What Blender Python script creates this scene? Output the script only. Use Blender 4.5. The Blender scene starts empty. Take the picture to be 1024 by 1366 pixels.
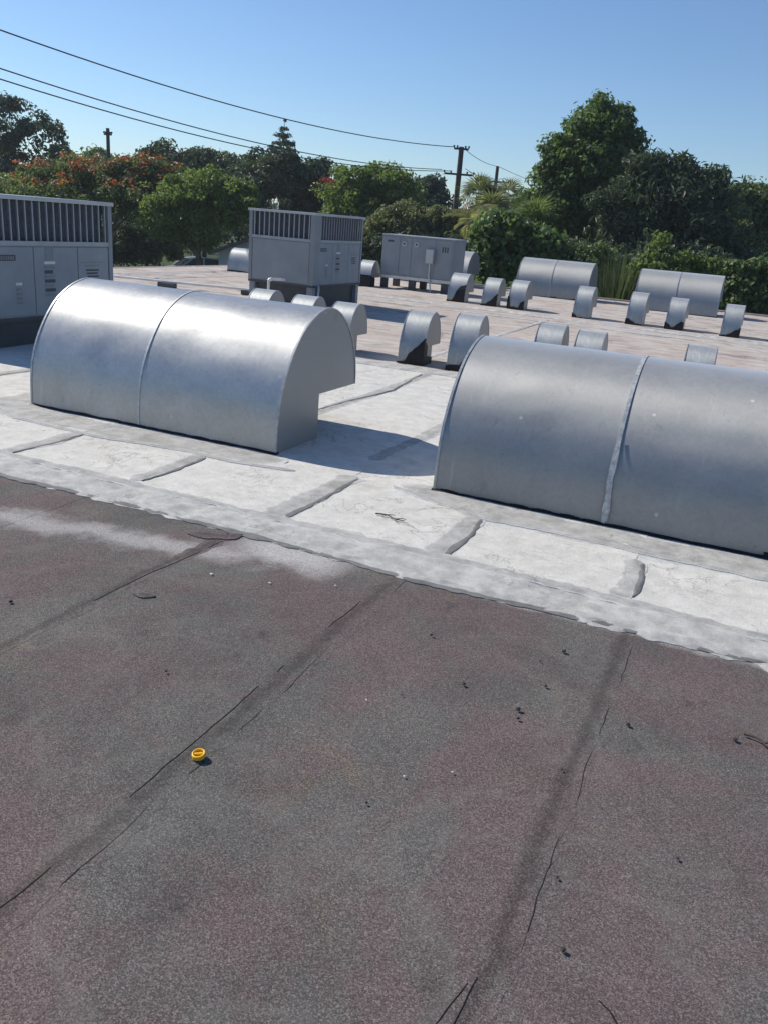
import bpy, bmesh, math, random
import numpy as np
from mathutils import Matrix, Vector, noise

SC = bpy.context.scene
COL = SC.collection
rnd = random.Random(7)
R = math.radians

# ------------------------------------------------------------------ camera
CAM_H = 1.70
FOC = 1108.2                       # focal length in pixels of a 1024 x 1366 frame
YAW, PITCH, ROLL = -22.63, 19.16, 4.66
_a, _t, _r = R(YAW), R(PITCH), R(ROLL)


def _bld(v):                       # camera-yaw frame -> building frame (x along the hoods, y away from them)
    return np.array([v[0] * math.cos(_a) + v[1] * math.sin(_a), -v[0] * math.sin(_a) + v[1] * math.cos(_a), v[2]])


_f0 = np.array([0, math.cos(_t), -math.sin(_t)])
_r0 = np.array([1.0, 0, 0])
_u0 = np.cross(_r0, _f0)
_rt = _r0 * math.cos(_r) + _u0 * math.sin(_r)
_up = -_r0 * math.sin(_r) + _u0 * math.cos(_r)
FWD, RT, UP = _bld(_f0), _bld(_rt), _bld(_up)
cd = bpy.data.cameras.new('camera')
cam = bpy.data.objects.new('camera', cd)
COL.objects.link(cam)
cam.matrix_world = Matrix(((RT[0], UP[0], -FWD[0], 0), (RT[1], UP[1], -FWD[1], 0), (RT[2], UP[2], -FWD[2], CAM_H), (0, 0, 0, 1)))
cd.sensor_fit = 'VERTICAL'
cd.sensor_height = 24.0
cd.lens = 24.0 * FOC / 1366.0
cd.clip_start = 0.05
cd.clip_end = 3000
SC.camera = cam

# ------------------------------------------------------------------ sky and sun
SUN_TO = Vector((-1.23, 0.21, 1.0)).normalized()
world = bpy.data.worlds.new('World')
SC.world = world
world.use_nodes = True
wn = world.node_tree.nodes
sky = wn.new('ShaderNodeTexSky')
sky.sky_type = 'NISHITA'
sky.sun_disc = False
sky.sun_elevation = math.asin(SUN_TO.z)
sky.sun_rotation = math.atan2(SUN_TO.x, SUN_TO.y)
sky.air_density = 1.0
sky.dust_density = 0.15
sky.ozone_density = 3.0
wn['Background'].inputs[1].default_value = 0.105
tint = wn.new('ShaderNodeMix')                 # the deep clean blue of the day, over the whole sky alike
tint.data_type = 'RGBA'
tint.blend_type = 'MULTIPLY'
tint.inputs[0].default_value = 1.0
tint.inputs[7].default_value = (.86, .98, 1.14, 1)
world.node_tree.links.new(sky.outputs[0], tint.inputs[6])
world.node_tree.links.new(tint.outputs[2], wn['Background'].inputs[0])
sl = bpy.data.lights.new('sun', 'SUN')
sl.energy = 5.0
sl.angle = R(0.53)
sl.color = (1.0, 0.94, 0.83)
sun = bpy.data.objects.new('sun', sl)
COL.objects.link(sun)
sun.rotation_euler = SUN_TO.to_track_quat('Z', 'Y').to_euler()
vs = SC.view_settings
vs.view_transform = 'Standard'
vs.look = 'None'
vs.gamma = 1.0
vs.exposure = 0.0
vs.use_curve_mapping = False
SC.cycles.max_bounces = 8
SC.cycles.transparent_max_bounces = 8

GROUND_Z = -3.6
HAZE = 0.0005


def at(px, py, dist):
    """the place seen along one line of sight at a known distance from the camera"""
    v = FWD + RT * (px - 512) / FOC + UP * (683 - py) / FOC
    k = dist / (v[0] * math.sin(_a) + v[1] * math.cos(_a))
    return np.array([0, 0, CAM_H]) + v * k


# ------------------------------------------------------------------ helpers
def tag(o, label=None, cat=None, group=None, kind=None):
    if label: o['label'] = label
    if cat: o['category'] = cat
    if group: o['group'] = group
    if kind: o['kind'] = kind
    return o


def empty(name, loc=(0, 0, 0), rz=0.0):
    o = bpy.data.objects.new(name, None)
    COL.objects.link(o)
    o.location = loc
    o.rotation_euler = (0, 0, rz)
    o.empty_display_size = 0.2
    return o


def link(name, me, parent=None, loc=None, rot=None):
    o = bpy.data.objects.new(name, me)
    COL.objects.link(o)
    if parent: o.parent = parent
    if loc is not None: o.location = loc
    if rot is not None: o.rotation_euler = rot
    return o


def copy_tree(o, parent=None):
    c = o.copy()
    COL.objects.link(c)
    c.parent = parent
    for ch in list(o.children):
        copy_tree(ch, c)
    return c


class MB:
    """collects simple shapes into one mesh"""

    def __init__(s):
        s.v, s.f, s.sm = [], [], []

    def add(s, vs_, fs_, smooth=False):
        n = len(s.v)
        s.v += [tuple(p) for p in vs_]
        s.f += [tuple(i + n for i in f) for f in fs_]
        s.sm += [smooth] * len(fs_)

    def box(s, x0, x1, y0, y1, z0, z1):
        s.add([(x0, y0, z0), (x1, y0, z0), (x1, y1, z0), (x0, y1, z0), (x0, y0, z1), (x1, y0, z1), (x1, y1, z1), (x0, y1, z1)],
              [(0, 3, 2, 1), (4, 5, 6, 7), (0, 1, 5, 4), (1, 2, 6, 5), (2, 3, 7, 6), (3, 0, 4, 7)])

    def tube(s, pts, r, n=8, r1=None, smooth=True, cap=True):
        pts = [Vector(p) for p in pts]
        m = len(pts)
        rings = []
        for i, p in enumerate(pts):
            d = (pts[min(i + 1, m - 1)] - pts[max(i - 1, 0)]).normalized()
            a = Vector((0, 0, 1)) if abs(d.z) < .9 else Vector((1, 0, 0))
            u = d.cross(a).normalized()
            w = d.cross(u)
            rr = r if r1 is None else r + (r1 - r) * i / (m - 1)
            rings.append([p + (u * math.cos(2 * math.pi * k / n) + w * math.sin(2 * math.pi * k / n)) * rr for k in range(n)])
        vs_ = [q for ring in rings for q in ring]
        fs_ = [(i * n + k, i * n + (k + 1) % n, (i + 1) * n + (k + 1) % n, (i + 1) * n + k) for i in range(m - 1) for k in range(n)]
        s.add(vs_, fs_, smooth)
        if cap:
            s.add(rings[0], [tuple(range(n - 1, -1, -1))])
            s.add(rings[-1], [tuple(range(n))])

    def prism(s, poly, x0, x1, axis='x'):
        """polygon of (y, z) extruded along x (or of (x, z) along y)"""
        n = len(poly)
        if axis == 'x':
            vs_ = [(x0, a, b) for a, b in poly] + [(x1, a, b) for a, b in poly]
        else:
            vs_ = [(a, x0, b) for a, b in poly] + [(a, x1, b) for a, b in poly]
        s.add(vs_, [tuple(range(n)), tuple(range(2 * n - 1, n - 1, -1))] + [(i, i + n, (i + 1) % n + n, (i + 1) % n) for i in range(n)])

    def mesh(s, name, mat, bevel=0.0):
        me = bpy.data.meshes.new(name)
        me.from_pydata(s.v, [], s.f)
        me.materials.append(mat)
        for p, q in zip(me.polygons, s.sm):
            p.use_smooth = q
        bm = bmesh.new()
        bm.from_mesh(me)
        bmesh.ops.recalc_face_normals(bm, faces=bm.faces)
        if bevel:
            bmesh.ops.bevel(bm, geom=[e for e in bm.edges if e.calc_face_angle(0) > .6], offset=bevel, segments=2, affect='EDGES', profile=.5)
        bm.to_mesh(me)
        bm.free()
        return me

    def build(s, name, mat, parent=None, bevel=0.0, loc=None, rot=None):
        return link(name, s.mesh(name, mat, bevel), parent, loc, rot)


def np_mesh(name, verts, faces, mat, attr=None, smooth=False):
    me = bpy.data.meshes.new(name)
    nv, nf, k = len(verts), len(faces), faces.shape[1]
    me.vertices.add(nv)
    me.vertices.foreach_set('co', np.ascontiguousarray(verts, dtype=np.float32).ravel())
    me.loops.add(nf * k)
    me.loops.foreach_set('vertex_index', np.ascontiguousarray(faces, dtype=np.int32).ravel())
    me.polygons.add(nf)
    me.polygons.foreach_set('loop_start', np.arange(0, nf * k, k, dtype=np.int32))
    me.polygons.foreach_set('loop_total', np.full(nf, k, dtype=np.int32))
    me.polygons.foreach_set('use_smooth', np.full(nf, smooth, dtype=bool))
    if attr is not None:
        at_ = me.attributes.new('tone', 'FLOAT', 'FACE')
        at_.data.foreach_set('value', np.ascontiguousarray(attr, dtype=np.float32))
    me.update(calc_edges=True)
    me.materials.append(mat)
    return me


# ------------------------------------------------------------------ materials
class NT:
    def __init__(s, name, rough=.8, metal=0.0, spec=.5):
        s.m = bpy.data.materials.new(name)
        s.m.use_nodes = True
        s.t = s.m.node_tree
        s.b = s.t.nodes['Principled BSDF']
        s.b.inputs['Roughness'].default_value = rough
        s.b.inputs['Metallic'].default_value = metal
        s.b.inputs['Specular IOR Level'].default_value = spec
        s._tc = None

    def co(s):
        if not s._tc:
            s._tc = s.t.nodes.new('ShaderNodeTexCoord')
        return s._tc.outputs['Object']

    def pos(s):
        return s.t.nodes.new('ShaderNodeNewGeometry').outputs['Position']

    def link(s, a, b):
        s.t.links.new(a, b)

    def noise(s, scale, detail=4, rough=.55, vec=None, dist=0.0):
        n = s.t.nodes.new('ShaderNodeTexNoise')
        n.inputs['Scale'].default_value = scale
        n.inputs['Detail'].default_value = detail
        n.inputs['Roughness'].default_value = rough
        n.inputs['Distortion'].default_value = dist
        s.link(vec if vec is not None else s.co(), n.inputs['Vector'])
        return n.outputs['Fac']

    def voro(s, scale, vec=None, out='Color'):
        n = s.t.nodes.new('ShaderNodeTexVoronoi')
        n.inputs['Scale'].default_value = scale
        s.link(vec if vec is not None else s.co(), n.inputs['Vector'])
        return n.outputs[out]

    def mapping(s, scale=(1, 1, 1), vec=None):
        n = s.t.nodes.new('ShaderNodeMapping')
        n.inputs['Scale'].default_value = scale
        s.link(vec if vec is not None else s.co(), n.inputs['Vector'])
        return n.outputs[0]

    def ramp(s, fac, stops):
        n = s.t.nodes.new('ShaderNodeValToRGB')
        e = n.color_ramp.elements
        while len(e) < len(stops): e.new(.5)
        for q, (p, c) in zip(e, stops):
            q.position = p
            q.color = (*c, 1) if len(c) == 3 else c
        s.link(fac, n.inputs[0])
        return n.outputs[0]

    def math(s, op, a, b=None, clamp=False):
        n = s.t.nodes.new('ShaderNodeMath')
        n.operation = op
        n.use_clamp = clamp
        for i, x in enumerate((a, b)):
            if x is None: continue
            if isinstance(x, (int, float)): n.inputs[i].default_value = x
            else: s.link(x, n.inputs[i])
        return n.outputs[0]

    def mix(s, fac, a, b, mode='MIX'):
        n = s.t.nodes.new('ShaderNodeMix')
        n.data_type = 'RGBA'
        n.blend_type = mode
        n.clamp_factor = True
        for i, x in ((0, fac), (6, a), (7, b)):
            if isinstance(x, (int, float)): n.inputs[i].default_value = x
            elif isinstance(x, tuple): n.inputs[i].default_value = (*x, 1)
            else: s.link(x, n.inputs[i])
        return n.outputs[2]

    def range(s, x, a, b, c=0.0, d=1.0, smooth=True):
        n = s.t.nodes.new('ShaderNodeMapRange')
        n.interpolation_type = 'SMOOTHSTEP' if smooth else 'LINEAR'
        s.link(x, n.inputs[0])
        for i, v in zip((1, 2, 3, 4), (a, b, c, d)):
            n.inputs[i].default_value = v
        return n.outputs[0]

    def sep(s, vec):
        n = s.t.nodes.new('ShaderNodeSeparateXYZ')
        s.link(vec, n.inputs[0])
        return n.outputs

    def bump(s, h, strength=.3, dist=.01, prev=None):
        n = s.t.nodes.new('ShaderNodeBump')
        n.inputs['Strength'].default_value = strength
        n.inputs['Distance'].default_value = dist
        s.link(h, n.inputs['Height'])
        if prev is not None: s.link(prev, n.inputs['Normal'])
        return n.outputs[0]

    def done(s, color=None, normal=None, rough=None):
        if color is not None:
            if isinstance(color, tuple): s.b.inputs['Base Color'].default_value = (*color, 1)
            else: s.link(color, s.b.inputs['Base Color'])
        if normal is not None: s.link(normal, s.b.inputs['Normal'])
        if rough is not None: s.link(rough, s.b.inputs['Roughness'])
        return s.m


M = {}


def plain(name, col, rough=.6, metal=0.0, var=.15, scale=6.0, spec=.5):
    n = NT(name, rough, metal, spec)
    f = n.noise(scale, 6, .6)
    lo = tuple(c * (1 - var) for c in col)
    hi = tuple(min(1, c * (1 + var)) for c in col)
    M[name] = n.done(n.ramp(f, [(.3, lo), (.7, hi)]), n.bump(n.noise(scale * 8, 3), .06, .004))
    return M[name]


# dark granulated cap sheet with worn purple-brown patches
def dark_sheet(name, base_gain=1.0, spray=True, band=False):
    n = NT(name, .95, 0, .2)
    p = n.pos()
    g1 = n.voro(300, p)                                   # granules
    s1 = n.sep(g1)[0]
    g2 = n.noise(230, 3, .7, p)
    grain = n.math('ADD', n.math('MULTIPLY', s1, .62), n.math('MULTIPLY', g2, .45))
    k = base_gain
    grey = n.ramp(grain, [(.15, (.054 * k, .050 * k, .047 * k)), (.48, (.105 * k, .098 * k, .092 * k)), (.74, (.158 * k, .149 * k, .140 * k)), (.97, (.31 * k, .295 * k, .28 * k))])
    red = n.ramp(grain, [(.15, (.058 * k, .044 * k, .044 * k)), (.48, (.114 * k, .088 * k, .087 * k)), (.74, (.175 * k, .139 * k, .137 * k)), (.97, (.31 * k, .265 * k, .257 * k))])
    tan = n.ramp(grain, [(.15, (.056 * k, .045 * k, .034 * k)), (.48, (.132 * k, .108 * k, .084 * k)), (.74, (.205 * k, .173 * k, .140 * k)), (.97, (.36 * k, .32 * k, .27 * k))])
    wear = n.noise(.85, 6, .68, p, .6)
    c = n.mix(n.range(wear, .42, .55), grey, red)
    w2 = n.noise(1.7, 5, .62, p, .4)
    c = n.mix(n.range(w2, .56, .70, 0, .7), c, tan)
    ring = n.math('ABSOLUTE', n.math('SUBTRACT', n.noise(1.1, 3, .5, p, .3), .47))   # drying rings of old puddles
    c = n.mix(n.range(ring, .0, .022, .17, 0), c, (.20, .19, .175))
    lum = n.noise(1.6, 6, .7, n.mapping((1.1, .9, 1), p), .3)
    c = n.mix(1.0, c, n.ramp(lum, [(.28, (.80, .80, .80)), (.52, (1.06, 1.06, 1.05)), (.74, (1.28, 1.26, 1.23))]), 'MULTIPLY')
    dark = n.noise(3.1, 5, .65, n.mapping((1.3, .8, 1), p))
    c = n.mix(n.range(dark, .60, .72, 0, .5), c, n.mix(1.0, c, (.45, .45, .46), 'MULTIPLY'))
    pale = n.noise(1.9, 5, .6, n.mapping((.7, 1.1, 1), p), .5)
    c = n.mix(n.range(pale, .58, .75, 0, .35), c, n.mix(.5, c, (.30, .29, .28)))
    if spray:                                             # overspray of the white roof paint, with a shape of its own
        x, y, _ = n.sep(p)
        wob = n.math('MULTIPLY', n.math('SUBTRACT', n.noise(3.0, 5, .65, p), .5), .5)
        line = n.math('ADD', n.math('MULTIPLY', n.math('ADD', x, 3.5), .20), 3.16)
        d = n.math('ABSOLUTE', n.math('SUBTRACT', n.math('ADD', y, wob), line))
        m1 = n.math('MULTIPLY', n.range(d, .02, .19, .62, 0), n.range(x, -2.25, -2.05, 1, 0))
        dx = n.math('MULTIPLY', n.math('ADD', x, 2.02), 2.0)
        dy = n.math('MULTIPLY', n.math('SUBTRACT', n.math('ADD', y, wob), 3.62), 3.2)
        rr = n.math('SQRT', n.math('ADD', n.math('MULTIPLY', dx, dx), n.math('MULTIPLY', dy, dy)))
        m2 = n.range(rr, .25, 1.0, .9, 0)
        m3 = n.math('MULTIPLY', n.range(n.math('ADD', y, n.math('MULTIPLY', wob, .35)), 3.60, 3.69, 0, .75), n.range(x, -2.35, -1.9, 0, 1))
        m = n.math('MAXIMUM', n.math('MAXIMUM', m1, m2), m3)
        m = n.math('MULTIPLY', m, n.range(grain, .25, .6, .45, 1.0))
        c = n.mix(m, c, (.56, .54, .52))
    if band:                                              # bitumen worn through the granules along a lap
        at_ = n.t.nodes.new('ShaderNodeAttribute')
        at_.attribute_name = 'mid'
        rag = n.math('ADD', at_.outputs['Fac'], n.math('MULTIPLY', n.math('SUBTRACT', n.noise(22, 6, .75, p), .5), 1.5))
        c = n.mix(n.range(rag, .30, 1.0), c, n.mix(1.0, c, (.66, .66, .66), 'MULTIPLY'))
    h = n.math('ADD', n.math('MULTIPLY', s1, .7), g2)
    M[name] = n.done(c, n.bump(h, .45, .0025))


dark_sheet('dark_cap')
dark_sheet('lap_dark', 1.0, False, True)


# white elastomeric roof paint over granules
def white_sheet(name, lo, hi, grit=.25, dirt=.5, tint=(1, 1, 1), feather=False):
    n = NT(name, .8, 0, .3)
    p = n.pos()
    gr = n.noise(130, 5, .8, p)
    big = n.noise(1.3, 6, .65, p, .4)
    mid = n.noise(7, 6, .7, p)
    lo = tuple(a * b for a, b in zip(lo, tint))
    hi = tuple(a * b for a, b in zip(hi, tint))
    c = n.mix(n.range(mid, .3, .7), lo, hi)
    c = n.mix(n.range(gr, .50, .70, 0, grit), c, (.24, .235, .225))
    spot = n.noise(24, 4, .7, p)
    c = n.mix(n.range(spot, .62, .74, 0, dirt * .55), c, (.30, .28, .26))
    c = n.mix(n.range(big, .52, .70, 0, dirt * .5), c, n.mix(1.0, c, (.74, .71, .66), 'MULTIPLY'))
    streak = n.noise(5, 4, .6, n.mapping((.5, 3.0, 1), p), .5)
    c = n.mix(n.range(streak, .62, .72, 0, dirt * .4), c, (.38, .37, .35))
    ln = n.math('ABSOLUTE', n.math('SUBTRACT', n.noise(2.6, 6, .62, p, .8), .5))
    lm = n.noise(1.4, 3, .5, p)
    c = n.mix(n.math('MULTIPLY', n.range(ln, .0, .010, .75, 0), n.range(lm, .46, .60)), c, (.20, .19, .18))
    sc = n.math('ABSOLUTE', n.math('SUBTRACT', n.noise(6.0, 5, .6, n.mapping((1, 2.2, 1), p), .8), .5))
    c = n.mix(n.math('MULTIPLY', n.range(sc, .0, .018, .45, 0), n.range(n.noise(2.2, 3, .5, p), .5, .62)), c, (.30, .29, .27))
    if feather:                                           # the thin ragged edge of a brushed-on strip
        at_ = n.t.nodes.new('ShaderNodeAttribute')
        at_.attribute_name = 'mid'
        rag = n.math('ADD', at_.outputs['Fac'], n.math('MULTIPLY', n.math('SUBTRACT', n.noise(28, 5, .75, p), .5), 1.1))
        c = n.mix(n.range(rag, .02, .30), n.mix(n.range(mid, .3, .7), (.57, .565, .55), (.66, .655, .64)), c)
    b1 = n.bump(gr, .7, .004)
    M[name] = n.done(c, n.bump(mid, .45, .016, b1))


white_sheet('white_roof', (.58, .56, .518), (.72, .70, .652), .55, .9)
white_sheet('grey_lap', (.33, .322, .305), (.54, .528, .505), .75, .9, feather=True)
white_sheet('grit_line', (.13, .128, .125), (.24, .236, .23), .9, .8)
white_sheet('edge_band', (.38, .372, .352), (.60, .586, .56), .7, .9)
white_sheet('flash_band', (.34, .333, .316), (.54, .528, .505), .75, .95, feather=True)


def beige_roof():
    n = NT('beige_roof', .92, 0, .2)
    p = n.pos()
    gr = n.noise(70, 4, .8, p)
    big = n.noise(.55, 6, .65, p, .6)
    c = n.mix(n.range(gr, .3, .7), (.40, .338, .295), (.59, .515, .46))
    c = n.mix(n.range(big, .45, .62, 0, .8), c, n.mix(.6, c, (.56, .525, .49)))
    mot = n.noise(3.2, 6, .7, n.mapping((.6, 1.3, 1), p), .4)
    c = n.mix(1.0, c, n.ramp(mot, [(.32, (.68, .66, .65)), (.52, (1, 1, 1)), (.7, (1.14, 1.14, 1.14))]), 'MULTIPLY')
    st = n.noise(.9, 7, .72, n.mapping((.8, 1.1, 1), p), .8)
    c = n.mix(n.range(st, .54, .66, 0, .72), c, (.17, .15, .135))
    st2 = n.noise(1.4, 7, .72, n.mapping((.7, 1.3, 1), p), .7)
    c = n.mix(n.range(st2, .60, .70, 0, .7), c, (.62, .585, .54))
    st3 = n.noise(2.6, 7, .75, n.mapping((.8, 1.3, 1), p), .7)
    c = n.mix(n.range(st3, .61, .70, 0, .6), c, (.13, .115, .105))
    fine = n.noise(9, 5, .7, p)
    c = n.mix(n.range(fine, .58, .70, 0, .5), c, (.20, .17, .15))
    M['beige_roof'] = n.done(c, n.bump(gr, .6, .006))


beige_roof()


def metal(name, col, rough, met, ior, var=.10, grime=.3, sheen=0.0, aniso=0.0):
    """weathered zinc: dull base under a smooth grazing sheen, faint spangle, runs and specks"""
    n = NT(name, rough, met, .5)
    n.b.inputs['IOR'].default_value = ior
    n.b.inputs['Sheen Weight'].default_value = sheen
    n.b.inputs['Sheen Roughness'].default_value = .45
    if aniso:                                             # rolled sheet: the sheen spreads along the length of the hood
        tg = n.t.nodes.new('ShaderNodeTangent')
        tg.direction_type = 'RADIAL'
        tg.axis = 'X'
        n.link(tg.outputs[0], n.b.inputs['Tangent'])
        n.b.inputs['Anisotropic'].default_value = aniso
        n.b.inputs['Anisotropic Rotation'].default_value = .25
    o = n.co()
    v = n.sep(n.voro(30, o))[0]
    v2 = n.sep(n.voro(75, o))[1]
    big = n.noise(2.0, 6, .62, o, .4)
    f = n.math('ADD', n.math('MULTIPLY', v, .16), n.math('ADD', n.math('MULTIPLY', v2, .12), n.math('MULTIPLY', big, .75)))
    c = n.ramp(f, [(.28, tuple(x * (1 - var) for x in col)), (.78, tuple(x * (1 + var) for x in col))])
    dr = n.noise(6, 6, .7, n.mapping((2.4, .5, .25), o), .3)
    c = n.mix(n.range(dr, .58, .80, 0, grime), c, tuple(min(1, x * 1.5) for x in col))
    dk = n.noise(4, 6, .72, n.mapping((1.2, .7, .7), o), .2)
    c = n.mix(n.range(dk, .60, .72, 0, grime * .7), c, tuple(x * .62 for x in col))
    sp = n.noise(42, 3, .6, o)
    c = n.mix(n.range(sp, .68, .74, 0, .5), c, tuple(x * .55 for x in col))
    wd = n.voro(7, n.mapping((1, 1, 1), o), 'Distance')
    sel = n.sep(n.voro(7, o))[2]
    c = n.mix(n.math('MULTIPLY', n.range(wd, .05, .11, .8, 0), n.range(sel, .86, .88)), c, (.62, .62, .60))
    sm = n.noise(11, 6, .75, n.mapping((1, .6, .6), o), .6)
    c = n.mix(n.range(sm, .61, .70, 0, .45), c, tuple(x * .5 for x in col))
    rg = n.math('ADD', n.math('MULTIPLY', v, .03), n.math('ADD', n.math('MULTIPLY', big, .14), rough - .085))
    wob = n.noise(1.5, 2, .5, o)
    M[name] = n.done(c, n.bump(wob, .12, .05, n.bump(v2, .015, .004)), rg)


metal('bright_galvanised', (.455, .46, .46), .52, .88, 1.6, .16, .5, .4, .50)
metal('dull_galvanised', (.37, .38, .388), .67, .88, 1.8, .14, .5, 1.0, .68)
metal('small_hood_metal', (.39, .415, .43), .64, .82, 1.8, .24, .6, .9, .60)
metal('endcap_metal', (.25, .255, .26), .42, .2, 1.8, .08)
plain('seam_light', (.50, .51, .51), .6, .2, .4, 30)
plain('seam_metal', (.50, .515, .53), .5, .4, .25, 30)
plain('trim_metal', (.42, .435, .45), .45, .5, .25, 30)
plain('tar', (.012, .012, .013), .55, 0, .5, 30, .3)
plain('bleed', (.022, .021, .021), .8, 0, .5, 40, .2)
plain('hood_dark', (.03, .03, .032), .9)
plain('cabinet', (.255, .28, .30), .55, 0, .10, 3)
plain('cabinet_dark', (.23, .25, .27), .55, 0, .12, 3)
plain('cabinet_lid', (.46, .48, .49), .45, .3, .1, 3)
plain('coil', (.06, .068, .085), .6, .3, .3, 20)
plain('bar_metal', (.34, .36, .38), .5, .3, .12, 8)
plain('label_dark', (.05, .055, .065), .5)
plain('label_grey', (.20, .215, .23), .5)
plain('label_pale', (.62, .63, .64), .5)
plain('rail', (.07, .075, .08), .6, .3)
plain('pvc', (.74, .73, .70), .4)
plain('conduit', (.55, .56, .57), .4, .6)
plain('pole_wood', (.075, .06, .052), .9, 0, .3, 9)
plain('wire', (.03, .03, .032), .6)
plain('transformer', (.30, .31, .32), .5)
plain('insulator', (.08, .07, .07), .3)
plain('yellow', (.86, .50, .015), .4, 0, .08)
plain('pebble', (.045, .042, .04), .9, 0, .4, 60)
plain('pale_chip', (.62, .60, .56), .8, 0, .2, 60)
plain('twig', (.07, .05, .035), .9, 0, .4, 40)
plain('dry_leaf', (.20, .13, .07), .9, 0, .4, 40)
plain('bark', (.10, .082, .066), .95, 0, .35, 5)
plain('dark_bark', (.06, .05, .043), .95, 0, .35, 5)
plain('house_wall', (.66, .68, .72), .9, 0, .06, 2)
plain('house_roof', (.16, .165, .175), .9, 0, .2, 5)
plain('window_glass', (.03, .04, .05), .08, 0, .1)
plain('car_paint', (.42, .50, .50), .3, .5, .04)
plain('car_trim', (.03, .03, .03), .5)
plain('tyre', (.02, .02, .02), .8)
plain('lamp_white', (.75, .75, .74), .5)
plain('wall_paint', (.55, .53, .48), .9, 0, .1, 2)
plain('roof_edge', (.34, .32, .30), .7, .2, .3, 5)
plain('lens_red', (.4, .02, .02), .2)


def ground_mat():
    n = NT('ground_mat', .95, 0, .1)
    p = n.pos()
    c = n.mix(n.range(n.noise(.12, 6, .6, p), .4, .6), (.045, .075, .022), (.09, .115, .04))
    c = n.mix(n.range(n.noise(.3, 5, .6, p), .58, .7), c, (.16, .135, .10))
    c = n.mix(n.range(n.noise(9, 4, .7, p), .3, .7), n.mix(1.0, c, (.6, .6, .6), 'MULTIPLY'), c)
    M['ground'] = n.done(c, n.bump(n.noise(14, 4, .7, p), .8, .08))


ground_mat()


def leaf_mat(name, c0, c1, c2, trans=.32, rough=.5):
    n = NT(name, rough, 0, .35)
    a = n.t.nodes.new('ShaderNodeAttribute')
    a.attribute_name = 'tone'
    c = n.ramp(a.outputs['Fac'], [(.05, c0), (.55, c1), (.97, c2)])
    n.done(c)
    tr = n.t.nodes.new('ShaderNodeBsdfTranslucent')
    n.link(n.mix(1.0, c, (1.25, 1.35, .75), 'MULTIPLY'), tr.inputs[0])
    ms = n.t.nodes.new('ShaderNodeMixShader')
    ms.inputs[0].default_value = min(.5, trans + .1)
    n.link(n.b.outputs[0], ms.inputs[1])
    n.link(tr.outputs[0], ms.inputs[2])
    n.link(ms.outputs[0], n.t.nodes['Material Output'].inputs[0])
    M[name] = n.m


leaf_mat('leaf_mid', (0.064, 0.102, 0.046), (0.122, 0.166, 0.070), (0.211, 0.256, 0.109))
leaf_mat('leaf_dark', (0.046, 0.067, 0.046), (0.079, 0.108, 0.069), (0.128, 0.160, 0.096), .2)
leaf_mat('leaf_blue', (0.049, 0.072, 0.059), (0.082, 0.113, 0.084), (0.122, 0.160, 0.113), .2)
leaf_mat('leaf_lime', (0.087, 0.132, 0.037), (0.158, 0.215, 0.063), (0.256, 0.314, 0.104), .38)
leaf_mat('leaf_olive', (0.109, 0.128, 0.067), (0.179, 0.198, 0.102), (0.275, 0.282, 0.154), .3)
leaf_mat('leaf_grove', (0.057, 0.097, 0.039), (0.109, 0.166, 0.062), (0.189, 0.264, 0.102), .35)
leaf_mat('flower_orange', (.22, .06, .03), (.36, .10, .045), (.46, .17, .07), .3)
leaf_mat('flower_red', (.22, .03, .03), (.34, .05, .045), (.42, .09, .07), .3)
leaf_mat('leaf_yellow', (.15, .15, .07), (.27, .26, .13), (.42, .40, .24), .35)
leaf_mat('leaf_dead', (0.186, 0.116, 0.070), (0.325, 0.197, 0.116), (0.464, 0.302, 0.186), .2)
leaf_mat('leaf_grass', (.065, .085, .045), (.105, .130, .070), (.170, .190, .110), .3)
leaf_mat('twig_pink', (.16, .08, .08), (.22, .12, .11), (.28, .17, .15), .1)

# ------------------------------------------------------------------ ground and building
g = MB()
g.add([(-900, -700, GROUND_Z), (900, -700, GROUND_Z), (900, 1200, GROUND_Z), (-900, 1200, GROUND_Z)], [(0, 1, 2, 3)])
tag(g.build('ground', M['ground']), kind='structure')

ROOF_X0, ROOF_X1, ROOF_Y0, ROOF_Y1 = -15.9, 14.0, -6.0, 26.6
EDGE_Y = 3.68                                # where the dark sheets end and the white paint begins
BACK_Y = 9.75                                # where the white paint ends
bld = empty('commercial_building', (0, 0, 0))
tag(bld, 'low commercial building whose flat roof carries all the hoods and units', 'building')
b = MB()
b.box(ROOF_X0 + .12, ROOF_X1 - .12, ROOF_Y0 + .12, ROOF_Y1 - .12, GROUND_Z, -.30)
b.build('wall', M['wall_paint'], bld)

roof = empty('flat_roof', (0, 0, 0))
tag(roof, kind='structure')
b = MB()
b.box(ROOF_X0, ROOF_X1, ROOF_Y0, ROOF_Y1, -.30, -.02)
b.build('roof_deck', M['beige_roof'], roof)


def fbm(x, y, s, o=0.0):
    return noise.noise(Vector((x * s + o, y * s - o, o * .37)))


def wave(x, y):
    """gentle unevenness of the deck, shared by everything laid on it"""
    return .0035 * fbm(x, y, 1.7, 2.0) + .0018 * fbm(x, y, 6.0, 7.0)


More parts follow.
